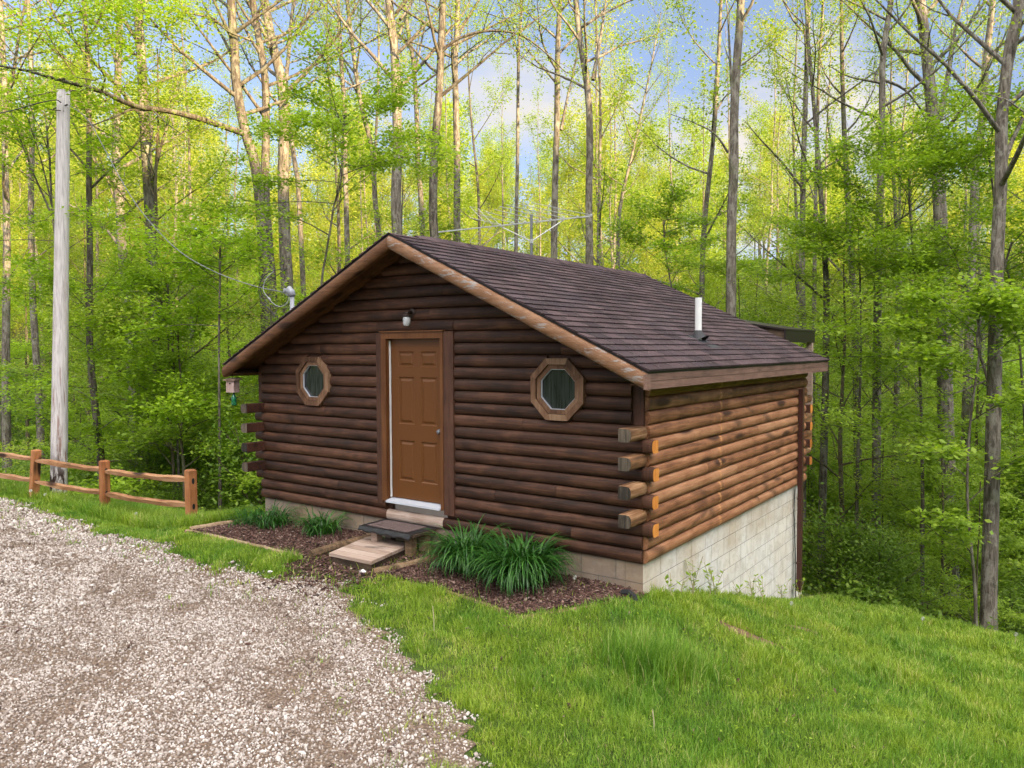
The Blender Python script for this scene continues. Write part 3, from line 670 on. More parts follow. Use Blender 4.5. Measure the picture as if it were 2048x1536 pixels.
# ---- octagonal windows
def octa(cx,cz,r,y): return [(cx+r/math.cos(math.pi/8)*math.cos(math.pi/8+k*math.pi/4),y,cz+r/math.cos(math.pi/8)*math.sin(math.pi/8+k*math.pi/4)) for k in range(8)]
def ring(mb,cx,cz,r0,r1,y0,y1,rv=None):
    A,B,Cc,Dd=octa(cx,cz,r0,y0),octa(cx,cz,r1,y0),octa(cx,cz,r0,y1),octa(cx,cz,r1,y1)
    for k in range(8):
        q=(k+1)%8; V=[A[k],A[q],B[q],B[k],Cc[k],Cc[q],Dd[q],Dd[k]]
        mb.add(V,[(0,1,2,3),(4,7,6,5),(0,4,5,1),(3,2,6,7),(0,3,7,4),(1,5,6,2)],rnd.random() if rv is None else rv)
for wi,(cx,cz) in enumerate(WINS):
    mb=MB(); ring(mb,cx,cz,.262,.325,-.085,.05)
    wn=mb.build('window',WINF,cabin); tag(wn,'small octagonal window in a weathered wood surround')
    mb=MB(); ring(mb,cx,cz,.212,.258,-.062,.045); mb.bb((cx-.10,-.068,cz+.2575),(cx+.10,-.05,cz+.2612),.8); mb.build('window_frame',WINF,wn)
    mb=MB(); ring(mb,cx,cz,.206,.2115,-.052,-.03,.9); mb.build('glazing_bead',THRES,wn)
    mb=MB(); mb.add(octa(cx,cz,.2115,-.025),[tuple(range(8))[::-1]]); mb.add(octa(cx,cz,.2115,-.020),[tuple(range(8))]); mb.build('pane',PANE,wn)
# ---- jelly jar porch light
lx,lz=2.96,2.565
mb=MB(); mb.tube([(lx,-.035,lz),(lx,-.055,lz),(lx,-.062,lz)],[.052,.052,.04],20); mb.tube([(lx,-.06,lz),(lx,-.10,lz+.005),(lx,-.135,lz-.005),(lx,-.145,lz-.03)],[.022,.022,.024,.026],12); mb.tube([(lx,-.145,lz-.02),(lx,-.145,lz-.05)],[.040,.044],18)
lp=mb.build('porch_light',DARKMET,cabin,smooth=True)
mb=MB(); mb.tube([(lx,-.145,lz-.051),(lx,-.145,lz-.07),(lx,-.145,lz-.13),(lx,-.145,lz-.155),(lx,-.145,lz-.162)],[.038,.045,.043,.036,.015],20); tag(mb.build('glass_jar',JARG,lp,smooth=True),'frosted glass jar shade')
# ---- downspout on the side wall with its loose cable
mb=MB(); dsx=W+.096; dy=5.24
for a,b in (((dsx-.032,dy-.045,-1.62),(dsx+.032,dy+.045,1.50)),): mb.bb(a,b)
for z in (-1.2,-.2,.8): mb.bb((dsx-.036,dy-.052,z),(dsx+.036,dy+.052,z+.03))
ds=mb.build('downspout',DSP,cabin); tag(ds,'dark brown square downspout')
mb=MB(); mb.tube(spline([(W+.02,dy-.02,-.05),(W+.03,dy-.09,-.2),(W+.03,dy-.10,-.4),(W+.03,dy-.06,-.6),(W+.05,dy-.05,-1.1),(W+.05,dy-.02,-1.6),(W+.06,dy+.0,-1.92)],4),.007,6); mb.build('cable',BLACKW,ds)
# ---- electric service mast at the birdhouse-side wall
mx,my=-.135,.64
mb=MB(); mb.tube([(mx,my,-.1),(mx,my,2.93)],.034,14); 
for z in (.5,1.3): mb.bb((mx-.04,my-.04,z),(mx+.04,my+.04,z+.03))
mast=mb.build('service_mast',GREYC,cabin,smooth=True)
mb=MB(); mb.tube([(mx+.005,my,2.925),(mx,my,2.95),(mx-.015,my-.01,2.99),(mx-.05,my-.02,3.03),(mx-.10,my-.035,3.02),(mx-.135,my-.045,2.985)],[.042,.056,.066,.060,.045,.02],14)
tag(mb.build('weather_head',GREYC,mast,smooth=True),'grey hooded weather head')
mb=MB(); mb.tube([(mx,my,2.515),(mx,my,2.545)],.040,14); mb.tube([(mx-.035,my-.01,2.53),(mx-.095,my-.03,2.525)],.009,8); mb.tube([(mx-.095,my-.03,2.50),(mx-.095,my-.03,2.56)],.012,8); mb.build('cable_clamp',DARKMET,mast)
# ---- porch at the back
def pz(x): return 2.60-.172*(x-4.5)
mb=MB(); mb.prism([(1.0,6.2,pz(1)),(5.56,6.2,pz(5.56)),(5.56,6.2,pz(5.56)+.03),(1.0,6.2,pz(1)+.03)],(0,1.85,0),.5)
pr=mb.build('porch_roof',DRIP,cabin); tag(pr,'dark flat roof of the back porch')
for y in (6.24,7.1,7.96): mb=MB(); mb.prism([(1.0,y,pz(1)-.15),(5.52,y,pz(5.52)-.15),(5.52,y,pz(5.52)-.002),(1.0,y,pz(1)-.002)],(0,.045,0),.4); mb.build('rafter',DARKW,pr)
mb=MB(); mb.bb((5.525,6.2,pz(5.52)-.20),(5.555,8.04,pz(5.52)-.01)); mb.build('rafter',DRIP,pr)
for x,y,zb in ((5.50,7.92,.94),(4.72,7.92,-3.4),(1.5,7.92,-3.4)): mb=MB(); mb.bb((x-.05,y-.05,zb),(x+.05,y+.05,pz(x)-.155)); mb.build('porch_post',GREYW,cabin)
mb=MB(); mb.bb((5.46,5.83,.35),(5.54,8.0,.938)); mb.build('porch_rail',LOGS,cabin)
mb=MB(); mb.bb((.8,5.83,.20),(5.45,8.0,.34)); mb.build('porch_deck',DARKW,cabin)
# ------------------------------------------------------------------ steps, edging, beds
def rz(a): c,s=math.cos(a),math.sin(a); return np.array([(c,-s,0),(s,c,0),(0,0,1)])
st=thing('wooden_platform','low grey board platform lying on the gravel in front of the door','step',(2.9,-.63,-.30))
A=[(2.62,-1.09),(3.27,-1.065),(3.10,-.25),(2.41,-.275)]
for i in range(6):
    t0,t1=i/6+.003,(i+1)/6-.003; mb=MB()
    L=lambda a,b,t:(a[0]+(b[0]-a[0])*t,a[1]+(b[1]-a[1])*t)
    p=[L(A[0],A[3],t0),L(A[1],A[2],t0),L(A[1],A[2],t1),L(A[0],A[3],t1)]
    mb.prism([(x,y,-.205) for x,y in p],(0,0,.036),rnd.random()); mb.build('board',GREYW,st)
for a,b in ((0,1),(1,2),(2,3),(3,0)):
    a,b=np.array(A[a]),np.array(A[b]); c=np.mean(A,0); a=c+(a-c)*.965; b=c+(b-c)*.965; d=(b-a)/np.linalg.norm(b-a); nrm=np.array([-d[1],d[0]])*.035
    a=a+d*.036 ; mb=MB(); mb.prism([(*a,-.40),(*b,-.40),(*(b+nrm),-.40),(*(a+nrm),-.40)],(0,0,.193),rnd.random()); mb.build('side_board',DARKW,st)
us=thing('wooden_step','raised wooden step on posts directly below the brown door','step',(2.9,-.2,-.25))
x0,x1,y0,y1=2.50,3.33,-.46,-.065
sk=rz(-.02)
for i,(a,b) in enumerate(((y0,y0+.19),(y0+.197,y1))):
    mb=MB(); mb.bb((x0,a,-.032),(x1,b,.002),rnd.random()); mb.build('board',DARKW,us)
for x in (x0+.11,x1-.16):
    for y in (y0+.03,y1-.13):
        mb=MB(); mb.bb((x,y,-.42),(x+.10,y+.09,-.034),rnd.random()); mb.build('leg',GREYW if x<2.8 else EDGE,us)
mb=MB(); mb.bb((x0+.22,y0+.26,-.16),(x1-.17,y0+.29,-.036)); mb.build('rail',DARKW,us)
mb=MB(); v=[]
xs_=np.linspace(x0-.035,x1-.02,14)
for i,x in enumerate(xs_): v+=[(x,y0-.045,-.030+.01*math.sin(i*1.9)),(x,y0-.02,.008),(x,y1+.02,.010),(x,y0-.045,-.044+.01*math.sin(i*1.9)),(x,y0-.02,.0035),(x,y1+.02,.0035)]
fs=[]
for i in range(13):
    a,b=6*i,6*i+6; fs+=[(a,b,b+1,a+1),(a+1,b+1,b+2,a+2),(a+3,a+4,b+4,b+3),(a+4,a+5,b+5,b+4),(a,a+3,b+3,b),(a+2,b+2,b+5,a+5)]
fs+=[(0,1,4,3),(1,2,5,4),(78,81,82,79),(79,82,83,80)]
mb.add(v,fs,.5); dm=mb.build('doormat',BLACKP,None,(2.9,-.25,.004)); tag(dm,'black rubber doormat with a bristle centre draped over the raised step','doormat')
mb=MB(); mb.bb((x0+.045,y0+.03,.0105),(x1-.12,y1-.03,.017)); mb.build('bristle_pad',MATB,dm)
def edging(name,pts,r,label,n=9,mats=EDGE):
    mb=MB(); P=spline([(x,y,gz(x,y)+z) for x,y,z in pts],6); rr=[r*(1+.06*math.sin(i*1.7)+.05*math.sin(i*.6)) for i in range(len(P))]
    mb.tube(P,rr,n); o=mb.build(name,mats,smooth=False); tag(o,label,'edging log','edging logs round the planting beds'); return o
edging('edging_log',[(-.30,-1.05,.005),(.6,-1.09,.0),(1.4,-1.10,.008),(2.17,-1.13,.012)],.04,'long thin edging log along the gravel side of the small lily bed')
edging('edging_log',[(-.30,-1.0,.03),(-.10,-.55,.03),(.02,-.02,.02)],.04,'pale edging log running back to the cabin corner beside the fence')
edging('edging_log',[(2.30,-1.08,.055),(2.36,-.6,.05),(2.42,-.12,.03)],.055,'thick round edging log with a cut end beside the board platform')
edging('edging_log',[(3.30,-1.06,.03),(3.46,-.70,.03),(3.60,-.28,.03)],.04,'short mossy edging log on the daylily side of the platform')
edging('edging_log',[(3.36,-1.10,-.02),(4.1,-1.0,-.008),(4.75,-1.05,.0),(5.25,-1.17,.004)],.026,'half buried edging log between the lawn and the big daylilies')
edging('edging_log',[(5.30,-1.20,-.012),(5.72,-.75,-.01),(6.02,-.20,-.005)],.026,'half buried edging log ending at the pale block corner')
# mulch
def chips(n,fn,label,lift=.0):
    x,y=fn(n); z=GZ(x,y)+lift+rng.uniform(0,.03,len(x)); k=len(x)
    S=np.stack([rng.uniform(.008,.030,k),rng.uniform(.004,.012,k),rng.uniform(.0015,.004,k)],-1)
    a=rng.uniform(0,6.28,k); t=rng.normal(0,.35,k); ca,sa,ct,s_=np.cos(a),np.sin(a),np.cos(t),np.sin(t); z0=np.zeros(k)
    R_=np.stack([np.stack([ca*ct,-sa,ca*s_],-1),np.stack([sa*ct,ca,sa*s_],-1),np.stack([-s_,z0,ct],-1)],1)
    o=scatter('mulch',BOXV,BOXF,np.stack([x,y,z],-1),S,CHIP,np.clip(rng.beta(1.6,2.2,k),0,1),None,R_); tag(o,kind='stuff',label=label)
def bedL(n):
    x=rng.uniform(-.22,2.32,n); y=rng.uniform(-1.08,-.03,n); k=rng.rand(n)<np.clip(.9+.5*nz(x,y,.8,9),.25,1); return x[k],y[k]
def bedR(n):
    x=rng.uniform(3.35,6.05,n); y=rng.uniform(-1.2,-.03,n); lim=np.interp(x,[3.3,4.1,4.75,5.27,5.72,6.05],[-1.06,-1.0,-1.05,-1.18,-.75,-.15]); k=(y>lim+.02)&(rng.rand(n)<np.clip(.9+.5*nz(x,y,.8,19),.25,1)); return x[k],y[k]
def bedM(n): x=rng.normal(2.75,.45,n); y=rng.normal(-.95,.35,n); k=(y<-.05)&(x>2.2)&(x<3.6); return x[k],y[k]
chips(20000,bedL,'reddish bark mulch in the bed nearer the fence'); chips(22000,bedR,'reddish bark mulch under the big daylilies'); chips(3500,bedM,'scattered mulch around the platform')
# arching strap-leaved clumps
def clump(c,n,L,wid,spread,name,label,up=1.0,mats=LILY,cat='plant',group=None,seed=0,droop=1.0,rot=0):
    g=np.random.RandomState(seed); m=7
    a=g.uniform(0,6.283,n); l=L*g.uniform(.6,1.12,n); el=g.uniform(1.0,1.52,n)*up; r0=spread*np.sqrt(g.rand(n)); b=g.uniform(0,6.283,n)
    bx,by=c[0]+r0*np.cos(b),c[1]+r0*np.sin(b)
    a=np.where(g.rand(n)<.6,b+g.normal(0,.6,n),a)
    e=el.copy(); P=[np.stack([bx,by,GZ(bx,by)-.01],-1)]; k_=g.uniform(.6,1.5,n)*droop
    for i in range(m):
        s=l/m; P.append(P[-1]+np.stack([np.cos(a)*np.cos(e)*s,np.sin(a)*np.cos(e)*s,np.sin(e)*s],-1)); e=e-k_*(.12+.10*i)
    P=np.stack(P,1); side=np.stack([-np.sin(a),np.cos(a),0*a],-1)[:,None,:]
    wprof=np.array([.7,1,1,.95,.85,.65,.4,.03])[None,:,None]*wid*g.uniform(.7,1.2,n)[:,None,None]/2
    dn=np.zeros_like(P); dn[:,:,2]=-.35
    Lf,Rt,Mi=P-side*wprof,P+side*wprof,P+dn*wprof
    V=np.stack([Lf,Mi,Rt],2).reshape(-1,3)   # n,(m+1),3
    base=(np.arange(n)*(m+1)*3)[:,None,None]; i=(np.arange(m)*3)[None,:,None]
    q=np.array([[0,1,4,3],[1,2,5,4]]); F_=(base[...,None]+i[...,None]+q[None,None]).reshape(-1)
    rd=np.repeat(g.rand(n),2*m)
    org=(c[0],c[1],gz(*c)); o=npmesh(name,V,F_,4,mats,None,org,{'rnd':rd,'hue':rd*0+.3}); return tag(o,label,cat,group)
clump((4.10,-.42),620,.70,.020,.15,'daylily','large dark green daylily clump close to the wooden step',seed=1,group='daylily clumps in the beds')
clump((4.84,-.50),720,.72,.021,.19,'daylily','large dark green daylily clump towards the pale block corner',seed=2,group='daylily clumps in the beds')
clump((.72,-.42),150,.50,.017,.20,'daylily','smaller daylily clump closest to the fence end of the cabin',seed=3,group='daylily clumps in the beds')
clump((1.63,-.36),170,.50,.018,.17,'daylily','smaller daylily clump in the middle of the fence side bed',seed=4,group='daylily clumps in the beds')
clump((.25,-.45),90,.34,.02,.20,'daylily','short tuft of leaves at the fence side cabin corner',seed=5,group='daylily clumps in the beds')
# dandelions and weeds
def dandelion(x,y,h,r,label):
    z=gz(x,y); d=thing('dandelion',label,'dandelion',(x,y,z),'dandelion clocks')
    mb=MB(); mb.tube([(x,y,z-.02),(x+.01,y,z+h*.5),(x+.015,y+.01,z+h)],.0025,5); mb.build('stem',STALK,d)
    c=np.array([x+.015,y+.01,z+h]); n=160; g=rng.normal(size=(n,3)); g/=np.linalg.norm(g,axis=1)[:,None]; mb=MB()
    for q in g: 
        s=np.cross(q,(.3,.5,.8)); s/=np.linalg.norm(s); mb.add([c+q*.004,c+q*r+s*.0022,c+q*r-s*.0022],[(0,1,2)],.5)
        mb.add([c+q*r+s*.005,c+q*r-s*.005,c+q*r*1.08],[(0,1,2)],.5)
    mb.build('seed_head',FLUFF,d,fix=False)
for (px,py,h,r,l) in [(978,1163,.10,.022,'dandelion clock beside the two big daylilies'),(1146,1176,.10,.022,'dandelion clock between daylily and block corner')]:
    p=onz(px,py,-.28); dandelion(p[0],p[1],h,r,l)
for k,(x,y) in enumerate([(-1.0,-.75),(-5.2,-1.0),(-4.9,-.9),(-4.4,-.8),(-2.3,-.7),(6.6,2.9),(7.8,5.0),(8.9,4.6),(9.7,3.2)]):
    dandelion(x,y,rng.uniform(.10,.2),.024,'white dandelion clock standing in the long grass')
def weed(x,y,h,label,seed,nl=26):
    g=np.random.RandomState(seed); z=gz(x,y); t=thing('weed',label,'weed',(x,y,z),'weeds along the pale block wall')
    mb=MB(); ml=MB()
    for s in range(g.randint(2,5)):
        a=g.uniform(0,6.28); tip=np.array([x+.10*math.cos(a),y+.10*math.sin(a),z+h*g.uniform(.7,1.1)]); P=spline([(x,y,z-.02),(x+.02*math.cos(a),y+.02*math.sin(a),z+h*.4),tip],4); mb.tube(P,.0035,4)
        for i in range(nl//3):
            p=P[g.randint(2,len(P))]; b=g.uniform(0,6.28); d=np.array([math.cos(b),math.sin(b),g.uniform(.0,.8)]); s_=np.array([-math.sin(b),math.cos(b),0]); l=g.uniform(.04,.09); wd=l*.22
            ml.add([p,p+d*l*.5+s_*wd,p+d*l,p+d*l*.5-s_*wd],[(0,1,2,3)],g.rand())
    mb.build('stem',STALK,t); ml.build('foliage',LEAFM,t,fix=False)
for i,(x,y,h) in enumerate([(6.15,.55,.30),(6.1,1.0,.42),(6.2,1.25,.45),(6.12,1.6,.35),(6.15,2.8,.40),(6.2,3.1,.28),(6.12,4.2,.30),(6.1,5.2,.34),(6.2,.2,.22),(6.2,2.2,.2)]):
    weed(x,y,h,['tall weedy sprig growing against the pale block wall','leafy weed at the foot of the pale block wall'][i%2],50+i)
# black drain fitting at the corner
p=onz(1262,1195,-.27); mb=MB(); mb.tube([p+(-.10,.0,.03),p+(-.02,0,.045),p+(.05,-.03,.02),p+(.10,-.09,-.01)],[.03,.035,.03,.028],8); mb.tube([p+(-.06,.03,.03),p+(-.03,0,.05)],[.022,.02],8)
tag(mb.build('drain_pipe',BLACKP),'short black plastic drain pipe end at the front block corner','drain pipe')
# white rocks near platform
for i,(px,py,r,l) in enumerate([(726,1147,.035,'white rock lying against the corner of the board platform'),(540,1146,.028,'white rock at the edge of gravel and grass'),(1265,1160,.03,'pale rock on the mulch near the block corner')]):
    p=onz(px,py,-.31); mb=MB(); v=ICO*np.array([r*1.5,r,r*.8])*(1+.2*np.random.RandomState(i).normal(size=(12,1)))+p+(0,0,r*.4); mb.add(v,[tuple(f) for f in ICOF],1.0); tag(mb.build('rock',STONE),l,'rock')
# ------------------------------------------------------------------ fence
fence=thing('split_rail_fence','two-rail cedar coloured split rail fence between driveway and woods','fence',(-3.5,-.6,-.5))
FP=[(-1.155,-.45,-.50,.36),(-3.63,-.50,-.55,.30),(-5.47,-.84,-.48,.38),(-7.6,-1.05,-.4,.42)]
for i,(x,y,z0,z1) in enumerate(FP):
    mb=MB(); z0=gz(x,y)-.15; w_=.062; h=z1-z0; lean=[(.0,.0),(.03,0),(.11,.03),(.05,.0)][i]
    ch=.018; ax=rz(.05*i)
    def sq(z,s,t=0): return [(x+lean[0]*t+sx*s,y+lean[1]*t+sy*s,z) for sx,sy in ((-1,-1),(1,-1),(1,1),(-1,1))]
    V=sq(z0,w_)+sq(z1-ch,w_,1)+sq(z1,w_-ch,1)
    mb.add(V,[(0,1,5,4),(1,2,6,5),(2,3,7,6),(3,0,4,7),(4,5,9,8),(5,6,10,9),(6,7,11,10),(7,4,8,11),(8,9,10,11),(3,2,1,0)],rnd.random())
    fence_post=mb.build('post',FENP,fence)
    pass
    for hz in (z1-.17,z1-.55):
        t=(hz-z0)/h; th=np.linspace(0,2*math.pi,14,endpoint=False)
        px_=x+lean[0]*t; py_=y+lean[1]*t
        for sx in ((1,) if i==0 else (1,-1)):
            mbh=MB(); poly=[(px_+sx*(w_+.0015),py_+.022*math.cos(q),hz+.045*math.sin(q)) for q in th]; mbh.prism(poly,(sx*.001,0,0),.1); mbh.build("rail_hole",BULB,fence_post)

for i in range(3):
    a,b=FP[i],FP[i+1]
    la=[(.0,.0),(.03,0),(.11,.03),(.05,.0)]
    for hz in (.17,.55):
        n=22; ts=np.linspace(0,1,n); g=np.random.RandomState(int(i*7+hz*100))
        sag=.018*np.sin(ts*math.pi)*(1 if hz>.3 else .5)
        ends=np.clip(np.minimum(ts,1-ts)/.12,0,1)**.6
        fa,fb=.8,.8
        P=np.stack([(a[0]+la[i][0]*fa-.0)*(1-ts)+(b[0]+la[i+1][0]*fb)*ts,(a[1])*(1-ts)+(b[1])*ts,(a[3]-hz+.01)*(1-ts)+(b[3]-hz-.012)*ts-sag+.004*np.sin(ts*17+i)],-1)
        hgt=(.026+.028*ends)*(1+.12*np.sin(ts*9+i*2)+.05*g.normal(size=n)); wd=.020+.018*ends
        ang=.35*np.sin(ts*3+i); V=[]
        for k in range(n):
            c,s=math.cos(ang[k]),math.sin(ang[k])
            for u,v in ((-1,-.75),(.25,-1),(1,.0),(.5,1.),(-.9,.7)):
                yy=u*wd[k]; zz=v*hgt[k]*.8; V.append(P[k]+np.array([0,yy*c-zz*s,yy*s+zz*c]))
        fs=[(k*5+j_,k*5+(j_+1)%5,k*5+5+(j_+1)%5,k*5+5+j_) for k in range(n-1) for j_ in range(5)]
        mb=MB(); mb.add(V,fs+[(0,1,2,3,4),(n*5-1,n*5-2,n*5-3,n*5-4,n*5-5)],rnd.random()); mb.build('rail',FENC,fence)
# ------------------------------------------------------------------ utility pole and cables
B=at(116,1000,14.2); Tp=at(127,182,14.2); B[2]=gz(B[0],B[1])-.3
up=thing('utility_pole','tall bleached wooden utility pole standing behind the fence','utility pole',tuple(B))
mb=MB(); ts=np.linspace(0,1,24); P=[B+(Tp-B)*t for t in ts]; rr=[.147-.040*t+.0015*math.sin(t*40) for t in ts]; mb.tube(P,rr,26); pm=mb.build('pole',POLE,up,smooth=True)
for f_ in pm.data.polygons: 
    if len(f_.vertices)>4: f_.use_smooth=False
c=at(123,226,14.2); mb=MB(); mb.tube(spline([c+(-.16,-.14,.06),c+(-.02,-.17,.02),c+(.14,-.08,.0)],4),.010,6); mb.tube([c+(-.2,-.05,.10),c+(.2,.02,.12)],.013,6); mb.build('wire_bracket',DARKMET,up)
# insulators / clamps
def cable(name,pix,rad,label,mats,d0,d1,n=5,twist=0):
    k=len(pix); P=[at(x,y,d0+(d1-d0)*i/(k-1)) for i,(x,y) in enumerate(pix)]; P=spline(P,n)
    mb=MB()
    if twist:
        for q in range(twist):
            L=np.arange(len(P)); off=np.stack([np.cos(L*2.1+q*2.1),np.sin(L*2.1+q*2.1),np.sin(L*2.1+q*2.1+1)],-1)*rad*.9; mb.tube(P+off,rad,5,rnd=q/3)
    else: mb.tube(P,rad,5)
    return tag(mb.build(name,mats),label,'cable')
cable('service_cable',[(138,210),(175,238),(205,290),(238,352),(275,412),(320,466),(372,512),(440,548),(512,573),(560,583),(577,592)],.0048,'twisted overhead service cable from the pole to the cabin',[STEEL],14.1,11.95,6,3)
cable('service_cable',[(127,222),(165,240),(205,262),(260,292),(320,318)],.008,'short black cable leaving the pole top towards the woods',[BLACKW],14.1,17,4)
cable('service_cable',[(-30,232),(20,222),(70,208),(110,200),(122,205)],.010,'black cable reaching the pole top from beyond the drive',[BLACKW],13.0,14.0,4)
dl=11.9
hb=thing('cable_loops','slack loops of black and pale grey wire hanging beside the grey service mast','cable',tuple(at(545,590,dl)))
mb=MB(); mb.tube(spline([at(*q,dl) for q in [(575,537),(548,541),(528,552),(518,572),(519,590),(524,605),(538,618),(548,630)]],5),.007,5); mb.tube(spline([at(*q,dl+.03) for q in [(573,538),(552,552),(534,564),(522,574),(524,590),(533,604),(545,613),(560,612),(572,604),(577,590)]],5),.006,5); mb.build('black_wire',BLACKW,hb)
mb=MB(); mb.tube(spline([at(*q,dl-.04) for q in [(547,543),(533,556),(527,572),(528,584),(537,596),(549,609),(562,613),(573,607),(578,596),(578,588)]],5),.0055,6); mb.tube([at(536,595,dl-.04),at(541,600,dl-.04)],.014,8); mb.build('pale_wire',GREYC,hb)
# ------------------------------------------------------------------ roof antenna
za=4.03; my_=2.45
an=thing('tv_antenna','silver rooftop television antenna with long rods on a short mast at the ridge','antenna',(W/2,my_,ZR+.03))
mp=np.array([W/2,my_,za]); mb=MB(); mb.tube([(W/2,my_,ZR-.12),(W/2,my_,za+.05)],.019,12); mb.build('mast',STEEL,an)
e0=onz(877,464,za); e1=onz(1184,432,za); 
sh=mp-(e0+(e1-e0)*((1062-877)/(1184-877))); 
mb=MB(); mb.box((e0+e1)/2+sh*.0,(np.linalg.norm(e1-e0),.019,.019),rz(math.atan2((e1-e0)[1],(e1-e0)[0]))); mb.build('boom',ALU,an)
zo=lambda X,Y:(860+X/5.389,380+Y/5.389)
for (b,a,dn) in [((1738,272),(1095,137),(1600,450)),((1590,290),(955,148),(1490,440)),((1440,300),(820,160),(1330,450)),((1300,318),(755,178),(1215,450)),((1160,325),(690,208),(1090,445)),((1025,345),(605,235),(965,460)),((890,355),(545,270),(830,455)),((755,375),(430,300),(700,470))]:
    pb,pa,pd=onz(*zo(*b),za),onz(*zo(*a),za),onz(*zo(*dn),za)
    mb=MB(); mb.tube([pb,pa],.0052,6); mb.tube([pb,pb+(pd-pb)*.9],.004,6); mb.tube([pb-(0,0,.012),pb+(0,0,.018)],.015,8); mb.build('antenna_rod',ALU,an)
mb=MB()
pj=onz(*zo(755,390),za); pk_=onz(*zo(1450,318),za); low=np.array([W/2,my_,za-.34])
mb.tube([pj,low],.009,6); mb.tube([pk_,low],.009,6); mb.tube([low-(0,0,.03),low+(0,0,.03)],.028,8); mb.build('brace',ALU,an)
c0=onz(*zo(680,372),za); dirb=(e1-e0)/np.linalg.norm(e1-e0); side=np.cross(dirb,(0,0,1))
for s_ in (1,-1):
    mb=MB(); tipd=-dirb*.10+np.array([0,0,s_*.20])
    tipd=(-dirb*.28+np.array([0,0,s_*.27])) 
    for q in range(6):
        a=c0+tipd*(q/5.)*1.0; mb.tube([a-side*.22,a+side*.22],.003,5)
    for q in (-.22,0,.22): mb.tube([c0+side*q,c0+tipd+side*q],.0045,5)
    mb.build('reflector_screen',ALU,an)
# ------------------------------------------------------------------ birdhouse and bottle under the eave
p=np.array([-.20,-.36,1.70]); bh=thing('birdhouse','small pinkish wooden birdhouse hanging under the roof corner by the fence','birdhouse',tuple(p-(0,0,.17)))
BH=wood_mat('faded_birdhouse_wood',(.20,.12,.10),(.36,.25,.22),(.48,.37,.34),'z',.8,knots=False)
mb=MB(); mb.box(p-(0,0,.085),(.13,.12,.17),rz(.3),.6); b_=mb.build('body',BH,bh)
mb=MB(); q=p-(0,0,.045)+rz(.3)@np.array([.0,-.0605,0]); mb.tube([q,q+rz(.3)@np.array([0,-.001,0])],.013,14); mb.build('entrance_hole',BULB,b_)
mb=MB(); mb.box(p+(0,0,.012),(.19,.17,.02),rz(.3)@np.array([(1,0,0),(0,.99,-.1),(0,.1,.99)]),.3); mb.build('roof',GREYW,bh)
mb=MB(); mb.tube([p+(0,0,.02),p+(0,0,.10)],.003,5); mb.build('hanging_wire',DARKMET,bh)
q=p-(-.02,0,.17); mb=MB(); mb.tube([q-(0,0,.0),q-(0,0,.03),q-(0,0,.055),q-(0,0,.08),q-(0,0,.175),q-(0,0,.185)],[.014,.016,.028,.036,.036,.028],16)
o=mb.build('glass_bottle',GREENG,smooth=True); tag(o,'green glass bottle hanging below the birdhouse','bottle')
# dry stalks
for px,py,h,l in ((868,1275,.24,'pale dry stalk standing in the lawn beside the gravel'),(1308,1460,.16,'broken dry stalk in the lawn beyond the gravel edge')):
    q=onz(px,py,-.42); q[2]=gz(q[0],q[1]); mb=MB(); mb.tube([q-(0,0,.03),q+(.0,.0,h*.5),q+(-.012,.0,h)],.004,5); tag(mb.build('dry_stalk',STALK),l,'stalk')
# ------------------------------------------------------------------ grass
def lawn_mask(x,y):
    de=gravel_d(x,y)+.25*nz(x,y,.9,11)+.15*nz(x,y,.3,14)
    lim=np.interp(x,[3.3,4.1,4.75,5.27,5.72,6.05],[-1.06,-1.0,-1.05,-1.18,-.75,-.15])
    bedr=(x>3.3)&(x<6.04)&(y>lim)
    bedl=(x>-.30)&(x<2.35)&(y>-1.13)&(y<.1)
    mid=(x>2.2)&(x<3.45)&(y>-1.5)&(y<0)
    house=(x>-.02)&(x<6.01)&(y>-.02)&(y<5.8)
    m=np.clip(.55-de/.35,0,1)
    m=np.where(de>0,m*.55+.07*(de<1.1)*(nz(x,y,.5,31)>.35),m)
    m=np.where(bedr,.02,m); m=np.where(bedl,.015,m); m=np.where(mid,.05,m); m=np.where(house,0,m)
    dirt=np.exp(-(((x-7.0)/.38)**2+((y-.15)/.20)**2))+np.exp(-(((x-7.1)/.28)**2+((y-1.5)/.20)**2))
    return m*(1-np.clip(dirt*1.3,0,.97))
